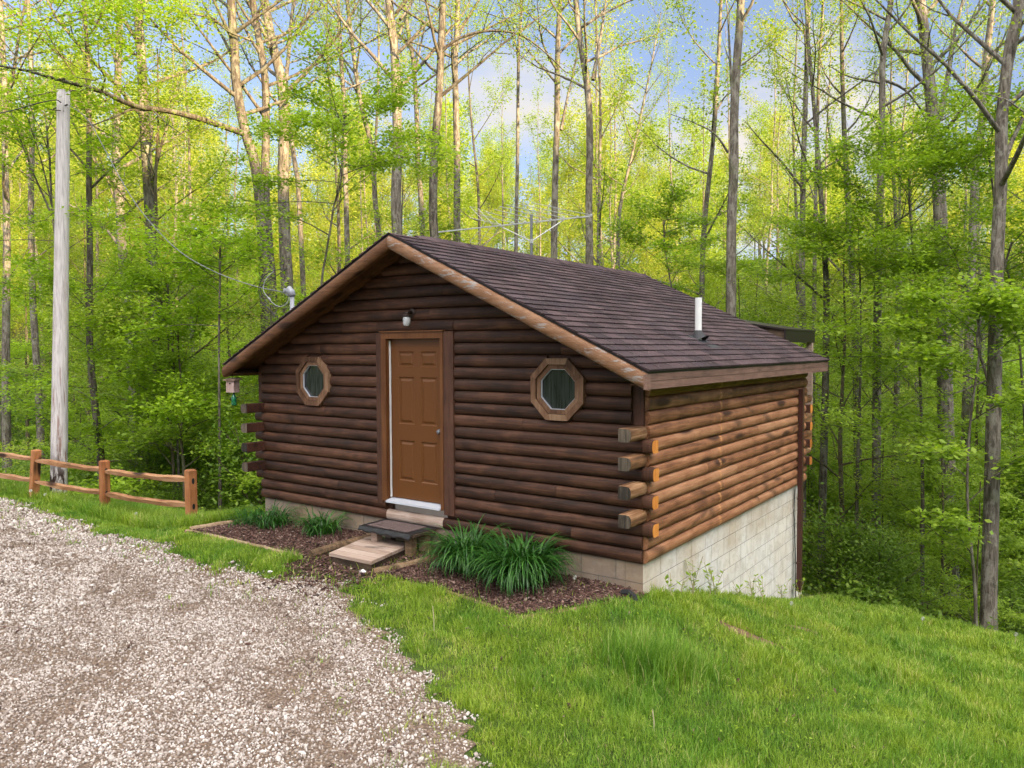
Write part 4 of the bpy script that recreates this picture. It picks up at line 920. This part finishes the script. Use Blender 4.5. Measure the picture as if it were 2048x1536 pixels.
def blades(name,x,y,L,wd,label,lean=.55,hueb=0.0,org=(8,0,0)):
    n=len(x); a=rng.uniform(0,6.283,n)+.8*nz(x,y,1.3,41); z=GZ(x,y)-.006
    t1=np.abs(rng.normal(.32,.22,n)); t2=t1+np.abs(rng.normal(lean,.35,n))
    P0=np.stack([x,y,z],-1); dv=np.stack([np.cos(a),np.sin(a)],-1)
    P1=P0+np.stack([dv[:,0]*np.sin(t1),dv[:,1]*np.sin(t1),np.cos(t1)],-1)*(L*.55)[:,None]
    P2=P1+np.stack([dv[:,0]*np.sin(t2),dv[:,1]*np.sin(t2),np.cos(t2)],-1)*(L*.5)[:,None]
    b=a+1.57+rng.normal(0,.5,n); s=np.stack([np.cos(b),np.sin(b),0*b],-1)*(wd/2)[:,None]
    V=np.stack([P0-s,P0+s,P1+s*.85,P1-s*.85,P2],1).reshape(-1,3)
    F_=(np.array([[0,1,2],[0,2,3],[3,2,4]])[None]+(np.arange(n)*5)[:,None,None]).reshape(-1)
    rd=np.clip(rng.rand(n)*.75+.10+.20*nz(x,y,.45,43)+.13*nz(x,y,1.6,143),0,1); rd=np.where(rng.rand(n)<.025,.99,np.minimum(rd,.93))
    hue=np.clip(.60+.50*nz(x,y,2.3,44)+.38*nz(x,y,.7,45)+hueb,0,1)
    o=npmesh(name,V,F_,3,GRASS,None,org,{'rnd':np.repeat(rd,3),'hue':np.repeat(hue,3)}); return tag(o,label,kind='stuff')
def pick(n,x0,x1,y0,y1,dens):
    x=rng.uniform(x0,x1,n); y=rng.uniform(y0,y1,n); z=H(x,y); k=frustum(x,y,z,1.42); x,y=x[k],y[k]
    k=rng.rand(len(x))<dens(x,y); return x[k],y[k]
def falloff(x,y,d0): d=np.hypot(x-CAM[0],y-CAM[1]); return np.clip(d0/d,0,1)**1.7
x,y=pick(2300000,2.0,16,-6.5,9.5,lambda x,y: lawn_mask(x,y)*falloff(x,y,5.2)*np.clip(1.1-.25*nz(x,y,.8,46),.3,1)*(y<np.interp(x,[5,6.5,9,11,16],[6.6,7.4,7.4,7.0,6.0])))
d=np.hypot(x-CAM[0],y-CAM[1]); long_=np.clip(nz(x,y,1.1,47)-.15,0,1)
L=(.030+.045*rng.rand(len(x)))*(1+1.1*long_)*np.clip(d/6,1,1.5); wd=.0038*np.clip(d/5,.9,2.6)*rng.uniform(.7,1.3,len(x))
blades('grass',x,y,L,wd,'mown spring lawn sloping away beside the cabin'); print('lawn',len(x))
# coarse darker tussocks
cs=[(6.68,-1.38,.30,.27,2600),(6.98,-1.2,.24,.22,1300),(7.6,-2.3,.3,.11,900),(8.9,-.6,.35,.12,900),(7.3,-.6,.3,.13,700),(9.6,1.2,.35,.13,800),(5.9,-1.75,.45,.11,1100),(5.0,-1.5,.3,.10,700),(8.6,-3.2,.25,.10,700),(8.0,-3.9,.25,.09,700),(10.2,-1.2,.3,.12,700)]
for _ in range(46):
    cx,cy=rng.uniform(5,13),rng.uniform(-5,6.5)
    if float(lawn_mask(np.array([cx]),np.array([cy]))[0])>.5: cs.append((cx,cy,rng.uniform(.08,.22),rng.uniform(.07,.14),int(rng.uniform(120,420))))
X_,Y_,L_=[],[],[]
for cx,cy,r,h,n in cs: X_.append(rng.normal(cx,r*.55,n)); Y_.append(rng.normal(cy,r*.55,n)); L_.append(h*rng.uniform(.5,1.15,n))
x,y,L=map(np.concatenate,(X_,Y_,L_)); blades('grass',x,y,L,.0045*np.ones(len(x)),'taller dark green tussocks scattered in the lawn',.35,-.4)
# strip between the drive and the woods: longer grass
x,y=pick(680000,-14,2.4,-2.2,3.2,lambda x,y: lawn_mask(x,y)*falloff(x,y,11)*np.clip(1.05-.3*nz(x,y,.8,48),.2,1)*np.where(x>-.3,(y<-1.0)|(y>50),1))
L=np.where(y>-.95,.10+.16*rng.rand(len(x)),.035+.06*rng.rand(len(x))); blades('grass',x,y,L,.0095*rng.uniform(.6,1.2,len(x)),'longer grass along the fence at the edge of the woods',.4,-.1,(-5,-1,0))
DIRT=m_plain('bare_soil',(.17,.105,.065),.95,0,.45,14,.1)
for cx,cy,a,b,sd_ in ((7.0,.18,.34,.17,1),(7.12,1.5,.22,.16,2)):
    th=np.linspace(0,2*math.pi,40,endpoint=False); gg=np.random.RandomState(sd_); mb=MB(); V=[(cx,cy,gz(cx,cy)+.010)]
    for k_ in (.35,.7,1.0):
        rr=k_*(1+.22*np.sin(th*3+sd_)+.12*np.sin(th*7+1)); xx=cx+a*rr*np.cos(th); yy=cy+b*rr*np.sin(th); zz=GZ(xx,yy)+(.012 if k_<1 else .004); V+=list(zip(xx,yy,zz))
    fs=[(0,1+i,1+(i+1)%40) for i in range(40)]+[(1+r_*40+i,1+(r_+1)*40+i,1+(r_+1)*40+(i+1)%40,1+r_*40+(i+1)%40) for r_ in (0,1) for i in range(40)]
    mb.add(V,fs); tag(mb.build('bare_soil',DIRT,smooth=True),kind='structure')
# dead leaves and twigs blown over lawn and drive
n=1500; x=rng.uniform(-6,13,n); y=rng.uniform(-6,6,n); k=~((x>-.1)&(x<6.1)&(y>-.1)); x,y=x[k],y[k]; n=len(x)
S=np.stack([rng.uniform(.008,.022,n),rng.uniform(.005,.012,n),np.full(n,.001)],-1)
o=scatter('leaf_litter',BOXV,BOXF,np.stack([x,y,GZ(x,y)+rng.uniform(.008,.03,n)],-1),S,CHIP,rng.uniform(.3,.95,n)); tag(o,kind='stuff',label='dry leaf bits blown over lawn and gravel')
# low broad-leaved weeds mixed into the lawn
def leafmesh(name,P,size,mats,parent=None,flat=.6,elong=1.8,org=(0,0,0),hang=0.0,rnd_=None,g=rng):
    n=len(P); a=g.uniform(0,6.283,n); nrm=np.stack([g.normal(0,1,n)*(1-flat),g.normal(0,1,n)*(1-flat),np.ones(n)*(.35+flat)],-1); nrm/=np.linalg.norm(nrm,axis=1)[:,None]
    ax=np.stack([np.cos(a),np.sin(a),np.full(n,-hang)],-1); ax-=nrm*(ax*nrm).sum(1)[:,None]; ax/=np.linalg.norm(ax,axis=1)[:,None]
    b=np.cross(nrm,ax); s=(size/2)[:,None]
    V=np.stack([P-ax*s,P+b*s/elong-ax*s*.1,P+ax*s,P-b*s/elong-ax*s*.1],1).reshape(-1,3)
    rd=g.rand(n) if rnd_ is None else rnd_
    return npmesh(name,V,np.arange(4*n),4,mats,parent,org,{'rnd':rd})
x,y=pick(90000,3,15,-6.5,9,lambda x,y: lawn_mask(x,y)*falloff(x,y,6)*np.clip(nz(x,y,1.0,49)*.8+.15,0,1))
o=leafmesh('ground_cover',np.stack([x,y,GZ(x,y)+rng.uniform(.01,.05,len(x))],-1),rng.uniform(.014,.035,len(x)),LEAFM,flat=.5); tag(o,kind='stuff',label='clover and low weeds between the grass blades')
# ------------------------------------------------------------------ trees
def branch(g,p,az,el,L,m,curl,wob):
    P=[np.array(p,float)]; 
    for i in range(m):
        d=np.array([math.cos(az)*math.cos(el),math.sin(az)*math.cos(el),math.sin(el)])
        P.append(P[-1]+d*L/m); el+=curl/m+g.normal(0,wob*.5); az+=g.normal(0,wob)
    return np.array(P)
def interp_path(P,rad,t):
    s=t*(len(P)-1); i=min(int(s),len(P)-2); f=s-i; return P[i]*(1-f)+P[i+1]*f, rad[i]*(1-f)+rad[i+1]*f
def make_tree(name,P,rad,g,label,cat='tree',group=None,style='canopy',nlimb=22,cs=.4,limb=4.0,nleaf=6000,lsize=.09,leafm=None,bark=None,extra=(),twigs=5,sig=.28,loc=None,sides=9,lsides=5,flat=.45,dense_extra=0.0):
    """P world points of the trunk (root last cut into the ground first); returns the thing's Empty with trunk and crown"""
    P=np.asarray(P,float); base=P[0].copy(); 
    t=thing(name,label,cat,tuple(base if loc is None else loc),group)
    mb=MB(); mb.tube(P,rad,sides,cap=False)
    seg=[]   # leafy segments (p,q,weight)
    H_=P[-1][2]-P[0][2]; az=g.uniform(0,6.28)
    def twig(p,az,el,L,r):
        T_=branch(g,p,az,el,L,3,.15 if style=='canopy' else -.1,.22); mb.tube(T_,[r,r*.7,r*.45,r*.2],3,cap=False)
        for a,b in zip(T_[:-1],T_[1:]): seg.append((a,b,1.0))
    def limbgrow(L_,r0,start=.35,sideways=True,ntw=twigs,scale=1.0):
        n=len(L_); rr=[max(r0*(1-.85*i/(n-1)),.006) for i in range(n)]; mb.tube(L_,rr,lsides,cap=False)
        LL=np.linalg.norm(np.diff(L_,axis=0),axis=1).sum()
        for k in range(ntw):
            tt=start+(1-start)*(k+g.rand()*.8)/ntw; p,r=interp_path(L_,rr,min(tt,.999)); i=min(int(tt*(n-1)),n-2); d=L_[i+1]-L_[i]; a0=math.atan2(d[1],d[0]); e0=math.atan2(d[2],math.hypot(d[0],d[1]))
            sgn=1 if k%2 else -1
            if style=='layer': twig(p,a0+sgn*g.uniform(.5,1.1),e0*.5+g.normal(0,.22),LL*g.uniform(.25,.42)*scale,max(r*.6,.005))
            else: twig(p,a0+sgn*g.uniform(.4,1.2),e0+g.uniform(-.5,.5),LL*g.uniform(.22,.40)*scale,max(r*.55,.006))
        for a,b in zip(L_[n//2:-1],L_[n//2+1:]): seg.append((a,b,.6))
    for k in range(nlimb):
        tt=cs+(1-cs)*((k+g.rand()*.7)/nlimb); p,r=interp_path(P,rad,min(tt,.995)); az+=2.4+g.normal(0,.4); f=(tt-cs)/(1-cs)
        if style=='canopy': L=limb*(1-.62*f)*g.uniform(.6,1.25); el=g.uniform(.35,.85)+.3*f; cu=g.uniform(-.1,.55)
        elif style=='layer': L=limb*(1-.55*f)*g.uniform(.7,1.2); el=g.uniform(-.05,.75)+.3*f; cu=g.uniform(-.6,.15)
        else: L=limb*(1-.3*f)*g.uniform(.6,1.2); el=g.uniform(.2,1.2); cu=g.uniform(-.3,.2)
        limbgrow(branch(g,p,az,el,L,5,cu,.16),min(r*.5,.02+L*.013))
    for E_,r0,tw in extra: limbgrow(np.array(E_),r0,.25,ntw=tw,scale=.7)
    trunk=mb.build('trunk',bark or BARK,t,smooth=True,fix=False)
    if nleaf and seg:
        A=np.array([s[0] for s in seg]); B_=np.array([s[1] for s in seg]); w_=np.array([s[2] for s in seg])*np.linalg.norm(B_-A,axis=1); w_/=w_.sum()
        i=g.choice(len(seg),nleaf,p=w_); f=g.rand(nleaf)[:,None]; Q=A[i]*(1-f)+B_[i]*f
        sv=np.array([sig,sig,sig*(.45 if style=='layer' else .8)]); Q=Q+g.normal(size=(nleaf,3))*sv
        Q[:,2]-=(sig*.3 if style!='layer' else 0)
        cl=g.rand(len(seg))[i]
        leafmesh('crown',Q,lsize*g.uniform(.65,1.3,nleaf),leafm or LEAFT,t,flat=(.58 if style=='layer' else flat),elong=1.7,hang=.35,rnd_=np.clip(.62*g.rand(nleaf)+.38*cl,0,1),g=g)
    return t
def copy_thing(src,loc,rz_,sc,label=None,group=None):
    r=src.copy(); COL.objects.link(r); r.location=loc; r.rotation_euler=(0,0,rz_); r.scale=(sc,sc,sc)
    for ch in src.children: c=ch.copy(); COL.objects.link(c); c.parent=r
    if label: r['label']=label
    if group: r['group']=group
    return r
def pixtree(name,pix,D,wpx,label,seed,top=12.0,extra=(),**k):
    """a tree whose trunk follows what the photograph shows: pixel line, trunk distance D and width"""
    g=np.random.RandomState(seed); pts=[at(x,y,D) for x,y in pix[::-1]]    # base first
    b=pts[0]; zg=gz(b[0],b[1]); 
    if b[2]>zg-.2:
        dd=(pts[1]-pts[0]); dd=dd/max(dd[2],.2); q=b.copy(); q[:2]-=dd[:2]*(b[2]-zg)*.4; q[2]=zg-.35; pts=[q]+pts
    t=pts[-1]; d=pts[-1]-pts[-2]; d/=np.linalg.norm(d); 
    if top: 
        n=3
        for i in range(n): d=d*.8+np.array([g.normal(0,.05),g.normal(0,.05),.25]); d/=np.linalg.norm(d); pts.append(pts[-1]+d*top/n)
    P=spline(pts,4); h=(P[:,2]-P[0][2])/(P[-1][2]-P[0][2]); r0=.88*wpx*D/F_PX/2
    rad=[max(r0*(1.12-.95*v**1.25) + (r0*.35*math.exp(-((P[i][2]-zg)/.5)**2)),.02) for i,v in enumerate(h)]
    ex=[]
    for e in extra:
        px,dw,w_,tw=e; m=len(px); ex.append((spline([at(x,y,D+dw*i/(m-1)) for i,(x,y) in enumerate(px)],3),w_*.75*D/F_PX/2,tw))
    return make_tree(name,P,rad,g,label,extra=ex,loc=(P[0][0],P[0][1],zg),**k)
GC='tall grey-barked trees standing behind the cabin'
K=dict(group=GC,nlimb=14,cs=.42,limb=4.0,nleaf=4200,lsize=.072,sig=.15,twigs=7)
def big(pix,D,w_,label,seed,**k):
    kk=dict(K); kk.update(k); return pixtree('forest_tree',pix,D,w_,label,seed,**kk)
big([(278,0),(283,120),(290,260),(300,420),(306,560),(318,740),(332,930)],19,27,'tall straight tree behind the fence with a long bare trunk',101,extra=[([(300,330),(262,300),(225,240),(205,170)],-1,6,4),([(298,300),(330,230),(352,150)],1,6,4)])
big([(232,300),(240,420),(250,560),(262,700),(268,820)],24,24,'grey tree between the utility pole and the tall straight trunk',102,extra=[([(238,420),(205,330),(188,250)],0,7,4)])
big([(172,60),(178,200),(178,380),(180,520),(180,700),(203,930)],17,15,'thin dark tree immediately behind the utility pole',103,bark=BARKD,top=7,nleaf=3500,lsize=.08)
big([(62,120),(64,300),(62,420),(66,600),(78,800)],26,15,'slim pale tree left of the utility pole',104,nleaf=4200)
big([(8,140),(10,300),(14,480),(12,700),(14,900)],27,17,'slim tree at the far fence end',105,nleaf=4200)
big([(462,0),(468,90),(474,180),(492,270),(510,330),(522,430),(532,620)],20,27,'leaning grey trunk that carries the long bare branch over the utility pole',106,bark=BARKD,
    extra=[([(490,268),(420,243),(340,222),(270,212),(200,182),(120,160),(60,143),(-20,128)],-8.5,18,9),([(470,72),(440,48),(400,30),(340,20),(300,-6)],-2,10,6),([(500,80),(455,62),(430,38),(400,20)],-1,7,4)],nleaf=6000)
big([(505,0),(518,80),(530,160),(532,260),(530,370),(538,500),(545,600)],21,22,'dark trunk in the clump behind the service mast',107,bark=BARKD,extra=[([(534,95),(560,75),(590,45),(618,0)],1,7,5)])
big([(528,0),(545,90),(562,160),(568,250),(566,350),(570,500),(575,600)],22.5,30,'thickest pale trunk in the clump behind the service mast',108)
big([(588,0),(578,100),(572,200),(590,330),(600,440)],28,13,'slim orange-lit trunk beside the clump behind the service mast',109,nleaf=4000)
big([(676,0),(682,120),(690,240),(690,330),(694,480)],25,14,'straight slim trunk between the service mast and the roof peak',110)
big([(694,0),(706,100),(722,210),(744,300),(750,400),(760,520)],26,14,'leaning trunk forked above the roof peak',111,extra=[([(716,190),(690,130),(655,60),(632,10)],1,7,4),([(712,150),(676,100),(650,40),(640,-20)],2,6,4)])
big([(757,0),(757,140),(752,270),(750,330),(752,470)],30,8,'very thin straight trunk above the roof peak',112,nleaf=2600,nlimb=10,limb=3)
big([(778,0),(788,90),(792,180),(795,290),(792,400),(796,540)],21,28,'thick mossy trunk just behind the roof peak',113,extra=[([(790,120),(778,60),(768,0)],-.5,10,3),([(800,40),(822,10),(835,-20)],.5,8,3)])
big([(812,30),(826,120),(833,220),(836,330),(845,470)],26,15,'slender trunk close beside the thick mossy one',114,extra=[([(832,140),(848,60),(862,0)],1,7,4)])
big([(886,-10),(882,90),(878,190),(870,290),(866,420),(872,560)],20.5,23,'dark trunk from which the long arched branch springs above the ridge',115,bark=BARKD,
    extra=[([(876,112),(905,84),(950,66),(1000,62),(1045,72),(1085,100),(1115,128),(1135,146),(1160,140)],-1.5,9,9)])
big([(915,0),(910,120),(912,220),(914,330),(914,470)],23,19,'pale trunk next to the dark one with the arched branch',116,extra=[([(914,80),(935,40),(960,0)],1,7,4)])
big([(1042,0),(1038,80),(1036,190),(1035,320),(1032,510)],24,10,'thin straight trunk crossing the arched branch above the antenna',117,nleaf=3400,extra=[([(1036,130),(1028,60),(1018,0)],.5,4,3)])
big([(1120,0),(1115,120),(1114,240),(1110,380),(1108,560)],23.5,18,'pale trunk behind the antenna rods',118,extra=[([(1122,260),(1136,190),(1152,120),(1160,50)],1,9,5)])
big([(1152,0),(1162,90),(1174,170),(1180,260),(1178,400),(1180,580)],21.5,20,'forked trunk at the tip of the antenna boom',119,extra=[([(1186,160),(1200,80),(1212,0),(1216,-60)],.5,12,4)])
big([(1264,310),(1240,420),(1236,560)],30,14,'low forked tree behind the ridge of the roof',120,top=6,nleaf=5000,cs=.35,limb=3.4,extra=[([(1205,360),(1190,330),(1185,300)],0,7,3)])
big([(1482,0),(1474,120),(1468,240),(1468,330),(1463,450),(1462,640)],18,25,'prominent grey trunk rising beyond the roof slope with twin stems at the top',121,cs=.62,
    extra=[([(1466,210),(1460,120),(1456,40),(1448,-40)],-.4,10,4),([(1456,305),(1430,268),(1390,246),(1340,228)],-.5,7,6),([(1476,135),(1530,95),(1575,55)],1,5,4)])
big([(1618,0),(1614,110),(1610,230),(1606,360),(1604,560),(1606,700)],21,15,'slim trunk with two upswept side limbs beyond the back porch',122,extra=[([(1604,375),(1560,320),(1520,278),(1488,240)],-1,8,6),([(1606,372),(1650,318),(1720,262),(1800,215),(1880,205)],-1,7,7)])
big([(1646,0),(1638,130),(1634,280),(1630,450),(1628,640)],24,10,'thin pinkish trunk beside the slim one beyond the porch',123,nleaf=3200)
big([(1782,0),(1766,110),(1764,220),(1762,330),(1757,480),(1754,700),(1752,1010)],19,19,'straight lichen-spotted trunk carrying a curved low limb over the maple sprays',124,
    extra=[([(1760,165),(1720,158),(1690,150),(1655,130)],-.5,8,6),([(1768,160),(1810,180),(1845,225),(1862,270)],.5,9,5),([(1764,300),(1800,270),(1850,250),(1890,232),(1925,200)],-.8,7,6)])
big([(1838,-10),(1850,80),(1858,160),(1868,260),(1876,360),(1884,520),(1890,800),(1900,1150)],20,34,'thick forked trunk with bright bark at the top and a dark base in the hollow',125,
    extra=[([(1878,240),(1896,150),(1908,70),(1925,0),(1930,-60)],.5,17,5)])
big([(1985,0),(1972,120),(1966,220),(1952,340),(1945,480)],23,21,'leaning trunk behind the nearest tree at the lawn edge',126,extra=[([(1970,130),(2000,90),(2030,30)],.5,7,4)])
big([(2040,0),(2020,90),(2004,230),(2002,350),(1994,520),(1990,700),(1984,950),(1977,1215)],14,31,'nearest big trunk standing at the edge of the sloping lawn',127,extra=[([(2020,140),(2040,60),(2060,10)],-.5,10,4)],nleaf=4500)
big([(1700,480),(1712,700),(1716,1000),(1722,1110)],23,18,'dark trunk in the hollow behind the lawn',128,top=12,bark=BARKD)
big([(1652,560),(1650,800),(1645,1000)],18.5,17,'dark trunk rising beside the back corner of the cabin',129,top=10,bark=BARKD)
big([(1795,700),(1790,900),(1782,1060)],26,15,'slim dark trunk deep in the hollow',130,top=11,bark=BARKD)
# smaller broad-layered trees of the understory that stand out
def lay(pix,D,w_,label,seed,**k):
    kk=dict(group='small layered trees of the understory',style='layer',nlimb=16,cs=.35,limb=2.6,nleaf=9000,lsize=.085,leafm=LEAFM,bark=BARKD,sig=.16,twigs=7,top=.8); kk.update(k); return pixtree('understory_tree',pix,D,w_,label,seed,**kk)
lay([(684,310),(680,370),(668,410),(662,450),(652,510),(640,620)],15.5,9,'small tree with flat green sprays and a thin black stem behind the roof eave',201,cs=.45,limb=3.0,nleaf=13000,extra=[([(658,470),(600,440),(520,425),(440,420)],-.5,4,7),([(668,420),(700,380),(740,350)],0,3,5)])
lay([(100,330),(104,420),(112,500),(118,700)],15.5,9,'crooked young tree wrapped round the utility pole',202,leafm=LEAFL,cs=.25,nleaf=7000,extra=[([(104,430),(60,330),(20,220),(0,160)],-.5,6,6),([(108,430),(85,330),(60,250),(35,180)],-1,5,6)])
lay([(60,-40),(40,60),(20,180),(-20,330),(-60,600)],16.5,14,'leafy branching tree overhanging the drive above the fence',203,style='layer',top=1.5,cs=.3,limb=4.4,nleaf=19000,leafm=LEAFL,lsize=.088,sig=.28,extra=[([(20,120),(110,100),(200,90),(270,120)],.5,6,9),([(10,60),(90,40),(170,20),(220,0)],.3,6,9),([(20,150),(90,190),(160,215)],.8,4,7)])
lay([(2000,560),(1962,640),(1955,690),(1975,760),(1985,850),(1990,1010)],15.5,13,'curved dark maple stem crossing the nearest big trunk',204,cs=.3,limb=3.0,nleaf=15000,extra=[([(1960,640),(1925,560),(1905,500),(1860,450)],-.5,7,7),([(1975,760),(1900,790),(1830,800),(1740,850),(1690,830)],-1,5,8)])
lay([(1820,430),(1830,560),(1840,750),(1845,980)],16.5,9,'maple with wide drooping sprays above the lawn edge',205,cs=.25,limb=3.6,nlimb=20,nleaf=18000)
lay([(1720,560),(1722,700),(1716,900),(1712,1100)],17.5,9,'maple with layered branches beside the back corner of the cabin',206,cs=.3,limb=3.0,nlimb=18,nleaf=14000)
lay([(1960,700),(1940,850),(1935,1000),(1950,1180)],13.2,7,'young tree with large drooping leaves at the lawn edge',207,cs=.2,limb=1.7,nleaf=6500,lsize=.11,leafm=LEAFM)
lay([(340,640),(350,760),(356,900)],16,6,'lime green sapling with flat sprays behind the fence',208,cs=.15,limb=2.2,nleaf=8500,leafm=LEAFL)
lay([(180,640),(190,760),(196,900)],16.5,6,'lime green sapling between fence and woods beside the pole',209,cs=.15,limb=2.4,nleaf=8500,leafm=LEAFL)
lay([(440,560),(438,700),(440,960)],14.5,7,'thin upright sapling near the birdhouse corner',210,cs=.35,limb=1.5,nleaf=4500,leafm=LEAFL)
lay([(1330,500),(1340,560),(1345,640)],20,8,'bushy tree peeking over the shingled roof slope',211,cs=.1,limb=2.6,nleaf=10000)
lay([(1980,330),(2000,480),(2040,700)],16,8,'maple sprays hanging in front of the nearest big trunk',212,cs=.1,limb=2.8,nleaf=12000,top=.5)
# ---- prototypes, then copies in the depth of the wood
def straight(h,g,r,lean=.03,n=7):
    pts=[np.array([0,0,-.5])]; x=y=0
    for i in range(1,n+1): x+=g.normal(0,lean)*h/n; y+=g.normal(0,lean)*h/n; pts.append(np.array([x,y,h*i/n]))
    P=spline(pts,3); rad=[max(r*(1.1-1.0*(max(p[2],0)/h)**1.2)+r*.35*math.exp(-(p[2]/.5)**2),.015) for p in P]; return P,rad
protos={}
for kind,cfgs in {
 'tall':[dict(h=25,r=.11,style='canopy',nlimb=15,cs=.36,limb=4.0,nleaf=5500,lsize=.11,sig=.22,twigs=7,leafm=m_,bark=b_) for m_,b_ in ((LEAFT,BARK),(LEAFT,BARKD),(LEAFY,BARK),(LEAFT,BARK))],
 'far':[dict(h=22,r=.20,style='canopy',nlimb=22,cs=.16,limb=5.4,nleaf=10500,lsize=.26,sig=.60,leafm=m_,bark=BARK) for m_ in (LEAFY,LEAFT,LEAFY)],
 'mid':[dict(h=h_,r=.07,style='layer',nlimb=20,cs=.15,limb=3.2,nleaf=15000,lsize=.088,sig=.25,leafm=m_,bark=BARKB,twigs=6) for h_,m_ in ((8,LEAFM),(10,LEAFT),(7,LEAFL))],
 'sap':[dict(h=h_,r=.03,style='layer',nlimb=14,cs=.12,limb=1.7,nleaf=7500,lsize=.078,sig=.13,leafm=m_,bark=BARKB,twigs=6,sides=6) for h_,m_ in ((4,LEAFM),(3.2,LEAFL),(4.6,LEAFM))],
 'shrub':[dict(h=h_,r=.015,style='bush',nlimb=22,cs=.02,limb=1.0,nleaf=5000,lsize=.06,sig=.14,leafm=m_,bark=BARKB,twigs=4,sides=5,lsides=3) for h_,m_ in ((1.1,LEAFD),(1.3,LEAFM),(.9,LEAFD))]}.items():
    protos[kind]=[]
    for i,c in enumerate(cfgs):
        c=dict(c); g=np.random.RandomState(300+len(kind)*10+i); h=c.pop('h'); r=c.pop('r'); P,rad=straight(h,g,r,.035)
        nm={'tall':'forest_tree','far':'hillside_tree','mid':'understory_tree','sap':'sapling','shrub':'shrub'}[kind]
        protos[kind].append(make_tree(nm,P,rad,g,'x','tree' if kind in('tall','far','mid') else ('sapling' if kind=='sap' else 'shrub'),loc=(0,0,0),**c))
used=set()
LBL={'tall':('slender tall tree standing deep in the wood behind the cabin','slender trees deep in the wood'),'far':('sunlit tree on the slope across the hollow','trees on the far slope'),'mid':('small green tree filling the understory of the wood','small trees filling the understory'),'sap':('leafy sapling under the tall trees','saplings under the tall trees'),'shrub':('low green shrub on the forest floor','shrubs on the forest floor')}
g=np.random.RandomState(77)
def put(kind,x,y,sc,i=None):
    i=g.randint(len(protos[kind])) if i is None else i; src=protos[kind][i]; loc=(x,y,gz(x,y)-.05)
    if (kind,i) not in used: used.add((kind,i)); src.location=loc; src.rotation_euler=(0,0,g.uniform(0,6.28)); src.scale=(sc,)*3; o=src
    else: o=copy_thing(src,loc,g.uniform(0,6.28),sc)
    o['label'],o['group']=LBL[kind]; return o
def free(x,y,mrg):
    if -1.5-mrg<x<6.5+mrg and -3<y<8.3+mrg: return False
    d=(x-CAM[0])*-.5835+(y-CAM[1])*.8121
    if x>6 and y<8.2+mrg*.6-.10*(x-8): return False
    if x<=0 and y<1.2+mrg*.5+.05*max(0,-x-5)*4: return False
    return True
pl=[]
def fill(kind,n,d0,d1,mrg,mind,scr,pw=1.0,edge=.72):
    c=t=0
    while c<n and t<20000:
        t+=1; d=d0+(d1-d0)*g.rand()**pw; s=g.uniform(-1,1)*(d*edge+1.5); x,y=DS(d,s)
        if not free(x,y,mrg): continue
        if any((x-a)**2+(y-b)**2<mind**2 for a,b,k in pl if k==kind): continue
        pl.append((x,y,kind)); put(kind,x,y,g.uniform(*scr)); c+=1
    print(kind,c)
fill('tall',44,25,62,2.0,2.4,(.7,1.1),.9)
fill('far',60,46,66,2,2.6,(.38,.66),.9,.70)
fill('far',110,66,120,2,3.0,(.5,.9),.9,.70)
fill('mid',98,17.5,50,1.6,1.7,(.6,1.15),.95)
fill('sap',80,14.5,34,.9,1.0,(.7,1.25),1.0)
fill('shrub',95,13.2,30,.3,.6,(.7,1.4),1.2)
# undergrowth and leaf litter: nobody could count it
n=170000; d=13+37*g.rand(n)**1.1; s=g.uniform(-1,1,n)*(d*.72+2); x=CAM[0]-.5835*d+.8121*s; y=CAM[1]+.8121*d+.5835*s
k=~((x>-.6)&(x<6.3)&(y<8.1))&~((x>5.5)&(y<np.interp(x,[5,6.5,9,11,16,30],[6.6,7.2,7.2,6.8,5.8,3])+.3*nz(x,y,1,60)))&~((x<=0)&(y<.9+.35*nz(x,y,1.5,61)))
x,y,d=x[k],y[k],d[k]; hh=np.clip(.32+.35*nz(x,y,2.1,62)+.2*nz(x,y,.8,63),.03,.9)
P=np.stack([x,y,GZ(x,y)+hh*g.rand(len(x))],-1)
o=leafmesh('undergrowth',P,g.uniform(.05,.12,len(x))*np.clip(d/16,1,2),LEAFD,flat=.4,elong=1.5,org=(0,15,-4)); tag(o,kind='stuff',label='low leafy undergrowth covering the forest floor')
